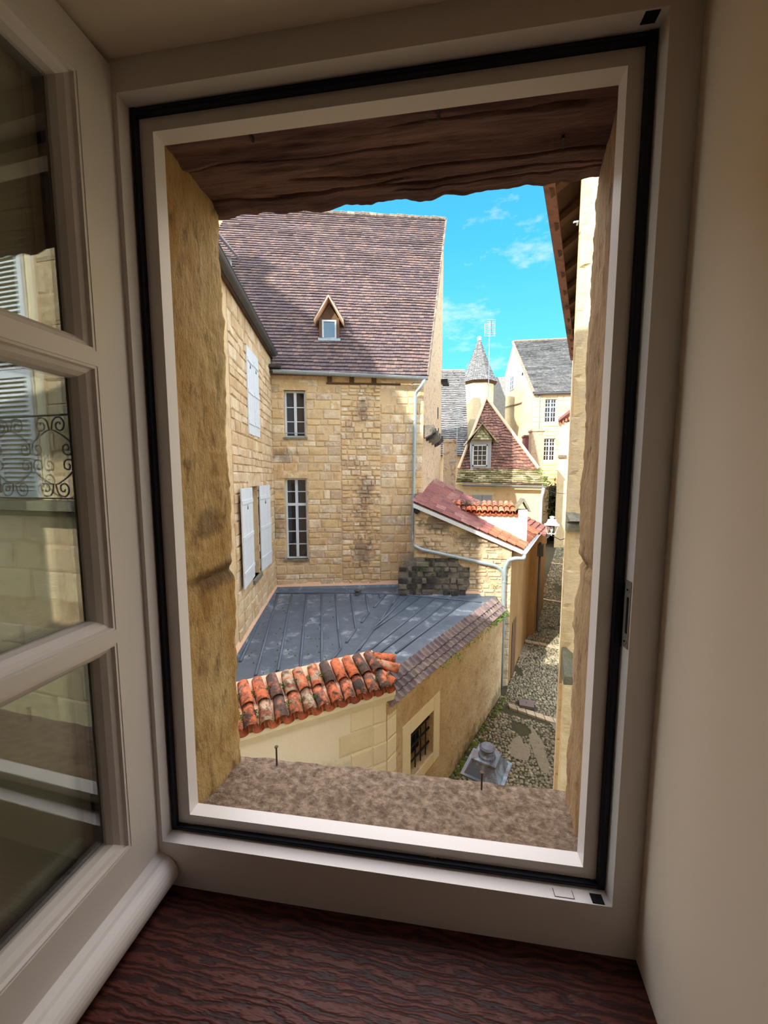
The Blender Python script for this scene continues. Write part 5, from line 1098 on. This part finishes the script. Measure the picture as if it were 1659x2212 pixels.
def spiral(c, r, a_start, turns, sgn, n=22): return [(c[0]+math.cos(a_start+sgn*2*math.pi*turns*i/n)*r*(1-.8*i/n), c[1]+math.sin(a_start+sgn*2*math.pi*turns*i/n)*r*(1-.8*i/n)) for i in range(n+1)]
def half_heart(h, w2):
    # local: x from 0 (axis) outwards, z from -h/2 (point) to h/2 (top); curl inward top, small curl at the point
    r = w2*.34; top = spiral((w2*.94-r, h/2-r), r, 0, 1.45, 1)     # starts at outer side going up and in
    body = [(w2*.04, -h/2+r*.9), (w2*.10, -h*.16), (w2*.42, -h*.0), (w2*.82, h*.14), (w2*.97, h/2-r*1.5)]
    r2 = w2*.28; low = spiral((w2*.03+r2, -h/2+r2*1.05), r2, math.pi, 1.2, 1)
    return low[::-1]+body[1:]+top
for i in range(ncol):
    cx = A0+wd*(i+.5)
    for lev, sz in ((bz1-hb/2, 1), (bz0+hb/2, -1)):
        for sx_ in (-1, 1):
            P = half_heart(hb*.97, wd/2*.97); k = MB(); k.tube([ENDW.w(cx+sx_*x, lev+sz*z, OO) for x, z in P], .010, 5); k.build('scroll', MS['iron'], bo)
k = MB(); k.pbox(ENDW, A0-.1, A1+.1, bz0-.16, bz0-.04, 0, .34); k.build('balcony_slab', MS['moss_ledge'], rh)
# ------------------------------------------------------------------ STREET
def gz_(x, y): return -7.0-.085*max(0, 12-y)+.12*max(0, y-20)
def lane_l(y):  # left edge of the lane
    if y < 11.7: return C0.x+(y-C0.y)*(C1.x-C0.x)/(C1.y-C0.y)
    return cR.x+.385*(y-cR.y)
def lane_r(y): return RX+.384*(y-4)
k = MB(); ys = [3, 5, 7, 9, 12, 20, 30, 46, 60]
for i in range(len(ys)-1):
    y0, y1 = ys[i], ys[i+1]; k.mesh([(-6, y0, gz_(0, y0)), (30, y0, gz_(0, y0)), (30, y1, gz_(0, y1)), (-6, y1, gz_(0, y1))], [(0,1,2,3)])
k.mesh([(-60, -30, -8), (80, -30, -8), (80, 120, -8), (-60, 120, -8)], [(0,1,2,3)])
street = struct(k.build('floor_lane', MS['street']))
rr = random.Random(91); cpool = []
for i in range(8):
    k = MB(); n = 7; rad = [1+rr.uniform(-.2, .2) for _ in range(n)]
    ring = lambda s, z: [(math.cos(j*2*math.pi/n)*rad[j]*s*.5, math.sin(j*2*math.pi/n)*rad[j]*s*.5, z) for j in range(n)]
    vs = ring(1, -.3)+ring(.96, .12)+ring(.6, .34)+[(0, 0, .42)]; fs = []
    for a_ in (0, 1):
        for j in range(n): fs.append((a_*n+j, a_*n+(j+1)%n, (a_+1)*n+(j+1)%n, (a_+1)*n+j))
    fs += [(2*n+j, 2*n+(j+1)%n, 3*n) for j in range(n)]
    me = bpy.data.meshes.new('cobble'); me.from_pydata(vs, [], fs); me.materials.append(MS['cobble']); cpool.append((me, vs, fs))
curbs = []
for (y, n) in [(10.95, 7), (15.6, 7), (21, 7), (27, 7), (37, 6)]:
    x0, x1 = lane_l(y)+.10, lane_r(y)-.02
    if y < 11.5: x0 = lane_l(11.0)+.55
    curbs.append(y); wd = (x1-x0)/n
    for i in range(n):
        k = MB(); h_ = rr.uniform(.03, .05); a = x0+i*wd+.012; b_ = x0+(i+1)*wd-.012; sk = .10; ya = y+.30-.10*i
        k.hexa([(a, ya-.13, -7.15), (b_, ya-.13-sk, -7.15), (b_, ya+.13-sk, -7.15), (a, ya+.13, -7.15), (a, ya-.12, gz_(0, ya)+h_), (b_, ya-.12-sk, gz_(0, ya)+h_), (b_, ya+.12-sk, gz_(0, ya)+h_), (a, ya+.12, gz_(0, ya)+h_)]); k.build('channel_stone', MS['slab'], street)
mh_ = atZ(1137, 1520, -6.97)
allc = []; y = 7.2
while y < 33:
    x = lane_l(y)+.06
    while x < lane_r(y)-.03:
        s = .082*rr.uniform(.75, 1.3)*(1 if y < 14 else 1.3 if y < 22 else 1.9); px_ = x+rr.uniform(-.02, .02); py_ = y+rr.uniform(-.03, .03)
        ok = abs(px_-mh_.x) > .27 or abs(py_-mh_.y) > .22
        for cy_ in curbs:
            n_ = 7; i_ = (px_-lane_l(cy_))/max(.1, lane_r(cy_)-lane_l(cy_)); ya = cy_+.30-.10*i_*n_
            if abs(py_-ya+.02) < .18: ok = False
        cem = fb((px_*.9, py_*.55, 4), 1, 2)
        if ok and cem < .5: allc.append((px_, py_, s, rr.random()*6.28, rr.randrange(8), rr.random(), rr.uniform(.7, 1.25)))
        x += s*.98
    y += .072 if y < 14 else .1 if y < 22 else .15
vis = [c_ for c_ in allc if c_[1] > 8.0]; vis.sort(key=lambda c_: c_[1])
near = vis[:295]; ns = set(id(c_) for c_ in near)
for c_ in near:
    M = Matrix.Translation((c_[0], c_[1], gz_(0, c_[1])+.005)) @ Matrix.Rotation(c_[3], 4, 'Z') @ Matrix.Diagonal((c_[2]*c_[6], c_[2], c_[2]*.8, 1)); inst('cobble', cpool[c_[4]][0], street, M)
k = MB()
for c_ in allc:
    if id(c_) in ns: continue
    me, vs, fs = cpool[c_[4]]; ca, sa = math.cos(c_[3]), math.sin(c_[3]); s = c_[2]
    k.mesh([(c_[0]+(ca*v[0]*c_[6]-sa*v[1])*s, c_[1]+(sa*v[0]*c_[6]+ca*v[1])*s, gz_(0, c_[1])+.005+v[2]*s*.8) for v in vs], fs, c_[5])
k.build('cobbles', MS['cobble'], street, kind='stuff')
for (bx_, by_, ra, rb) in [(*atZ(1163, 1615, -7.15)[:2], .15, .75), (*atZ(1124, 1615, -7.15)[:2], .26, .34), (*atZ(1205, 1560, -7.05)[:2], .2, .4), (*atZ(1120, 1400, -7)[:2], .3, .9)]:
    k = MB(); n = 48; pts = []
    for i in range(n):
        a_ = i*2*math.pi/n; f_ = 1+.45*fb((math.cos(a_)*1.3, math.sin(a_)*1.3, bx_), 1, 5); x_ = bx_+math.cos(a_)*ra*f_; y_ = by_+math.sin(a_)*rb*f_; pts.append(Vector((x_, y_, gz_(0, y_)+.022)))
    k.prism(pts, (0, 0, .012)); k.build('cement_patch', MS['cement'], street)
t = thing('manhole_cover', 'square dark brown iron access cover set in the cobbled lane', 'manhole cover', mh_)
k = MB(); cz_ = gz_(0, mh_.y)+.03; k.hexa([mh_+Vector(v) for v in [(-.24,-.15,-.05),(.18,-.22,-.05),(.24,.13,-.05),(-.18,.20,-.05)]]+[mh_+Vector(v)+Vector((0,0,.035)) for v in [(-.24,-.15,0),(.18,-.22,0),(.24,.13,0),(-.18,.20,0)]]); k.build('plate', MS['manhole'], t)
k = MB(); k.lathe(mh_+Vector((0,0,.034)), [(.018, 0), (.018, .004)], 8); k.build('lift_hole', MS['dark_gap'], t)
rr = random.Random(95)
leaves('fallen_leaves', None, [Vector((x_, y_, gz_(0, y_)+.06)) for x_, y_ in [(lane_l(y_)+abs(rr.gauss(0, .35))+.05, y_) for y_ in [rr.uniform(9.5, 11.6) for _ in range(80)]]], .02, 'pan_clay', n=3, rng=rr)
o = bpy.data.objects['fallen_leaves']; tag(o, 'scattered brown fallen leaves on the cobbles along the tan wall', 'leaves')
k = MB()
for i in range(50):
    y_ = rr.uniform(7.6, 11.6); k.lathe((lane_l(y_)+rr.uniform(.03, .22), y_, gz_(0, y_)+.02), [(rr.uniform(.05, .13), 0), (.03, .04)], 6, rr.random())
k.build('moss', MS['moss'], street, kind='stuff')

# ------------------------------------------------------------------ LANTERNS
def lantern(P, s, label, body, rot=0., bracket=None):
    """four-sided street lantern hanging on a wall bracket; P = centre of the roof skirt, s = half width"""
    t = thing('street_lantern', label, 'street lamp', P, None); P = Vector(P)
    def sq(h, z): return [P+Vector((math.cos(rot+math.pi/4+i*math.pi/2)*h*1.414, math.sin(rot+math.pi/4+i*math.pi/2)*h*1.414, z)) for i in range(4)]
    def frus(h0, z0, h1, z1, nm, mk=body, par=t):
        k = MB(); k.hexa(sq(h0, z0)+sq(h1, z1)); return k.build(nm, MS[mk], par)
    frus(s, 0, s*.99, s*.07, 'roof_skirt'); frus(s*.84, s*.07, s*.52, s*.66, 'roof_hood'); cap = frus(s*.58, s*.66, s*.57, s*.74, 'cap_plate')
    k = MB(); k.lathe(P, [(s*.42, s*.74), (s*.40, s*.82), (s*.26, s*.90), (s*.22, s*1.02), (s*.36, s*1.08), (s*.37, s*1.16), (s*.28, s*1.24), (s*.08, s*1.28)], 20); k.build('chimney_cap', MS[body], t, smooth=False)
    for a_ in range(4):
        q = sq(s*.5, s*.745)[a_]; k = MB(); k.lathe(q, [(s*.03, 0), (s*.02, s*.02)], 6); k.build('rivet', MS[body], t)
    zb_ = -s*1.25; hb_ = s*.50; top = sq(s*.80, 0); bot = sq(hb_, zb_)
    for i in range(4):
        k = MB(); k.tube([top[i], bot[i]], s*.045, 4); k.build('corner_bar', MS[body], t)
        k = MB(); j = (i+1) % 4; k.face([top[i].lerp(bot[i], .02), top[j].lerp(bot[j], .02), top[j].lerp(bot[j], .98), top[i].lerp(bot[i], .98)]); k.build('glass_pane', MS['clear_glass'], t)
        k = MB(); k.tube([bot[i], bot[(i+1) % 4]], s*.05, 4); k.build('bottom_rail', MS[body], t)
    k = MB(); k.lathe(P, [(s*.04, zb_-s*.32), (s*.10, zb_-s*.25), (s*.05, zb_-s*.15), (hb_*.5, zb_-.0)], 10); k.build('finial', MS[body], t)
    k = MB(); k.lathe(P, [(s*.10, zb_+.0), (s*.10, zb_+s*.3), (s*.20, zb_+s*.5), (s*.22, zb_+s*.8), (s*.1, zb_+s*1.0)], 12); k.build('bulb', MS['white_paint'], t, smooth=True)
    if bracket:
        k = MB(); k.tube([Vector(b) for b in bracket], s*.06, 6); k.build('bracket', MS['iron'], t)
    return t
q = atY(1051, 1662, 3.3); lantern(q, .19, 'blue-grey metal street lantern just below the stone sill, seen from above', 'lantern_metal', -.42, [(q.x, q.y, q.z-.28), (q.x, q.y-.0, q.z-.45), (q.x-.05, 2.2, q.z-.55), (q.x-.05, .8, q.z-.6)])
q = atY(1192, 1134, 13.0); wx = lane_r(13)+.05; lantern(q, .235, 'pale grey street lantern far down the lane on a wall bracket', 'lantern_pale', -.3, [(q.x, q.y, q.z-.36), (q.x+.3, q.y, q.z-.5), (q.x+.75, q.y, q.z-.35), (q.x+1.05, q.y, q.z-.40)])
pts = []
A = atY(1170, 1052, 22); B = Vector((lane_r(16)+.1, 16, atY(1235, 1058, 16).z)); k = MB()
k.tube([A.lerp(B, t_)+Vector((0,0,-.25*math.sin(math.pi*t_))) for t_ in [i/10 for i in range(11)]], .012, 4)
o = k.build('cable', MS['iron']); tag(o, 'thin dark cable strung across the far end of the lane', 'cable')
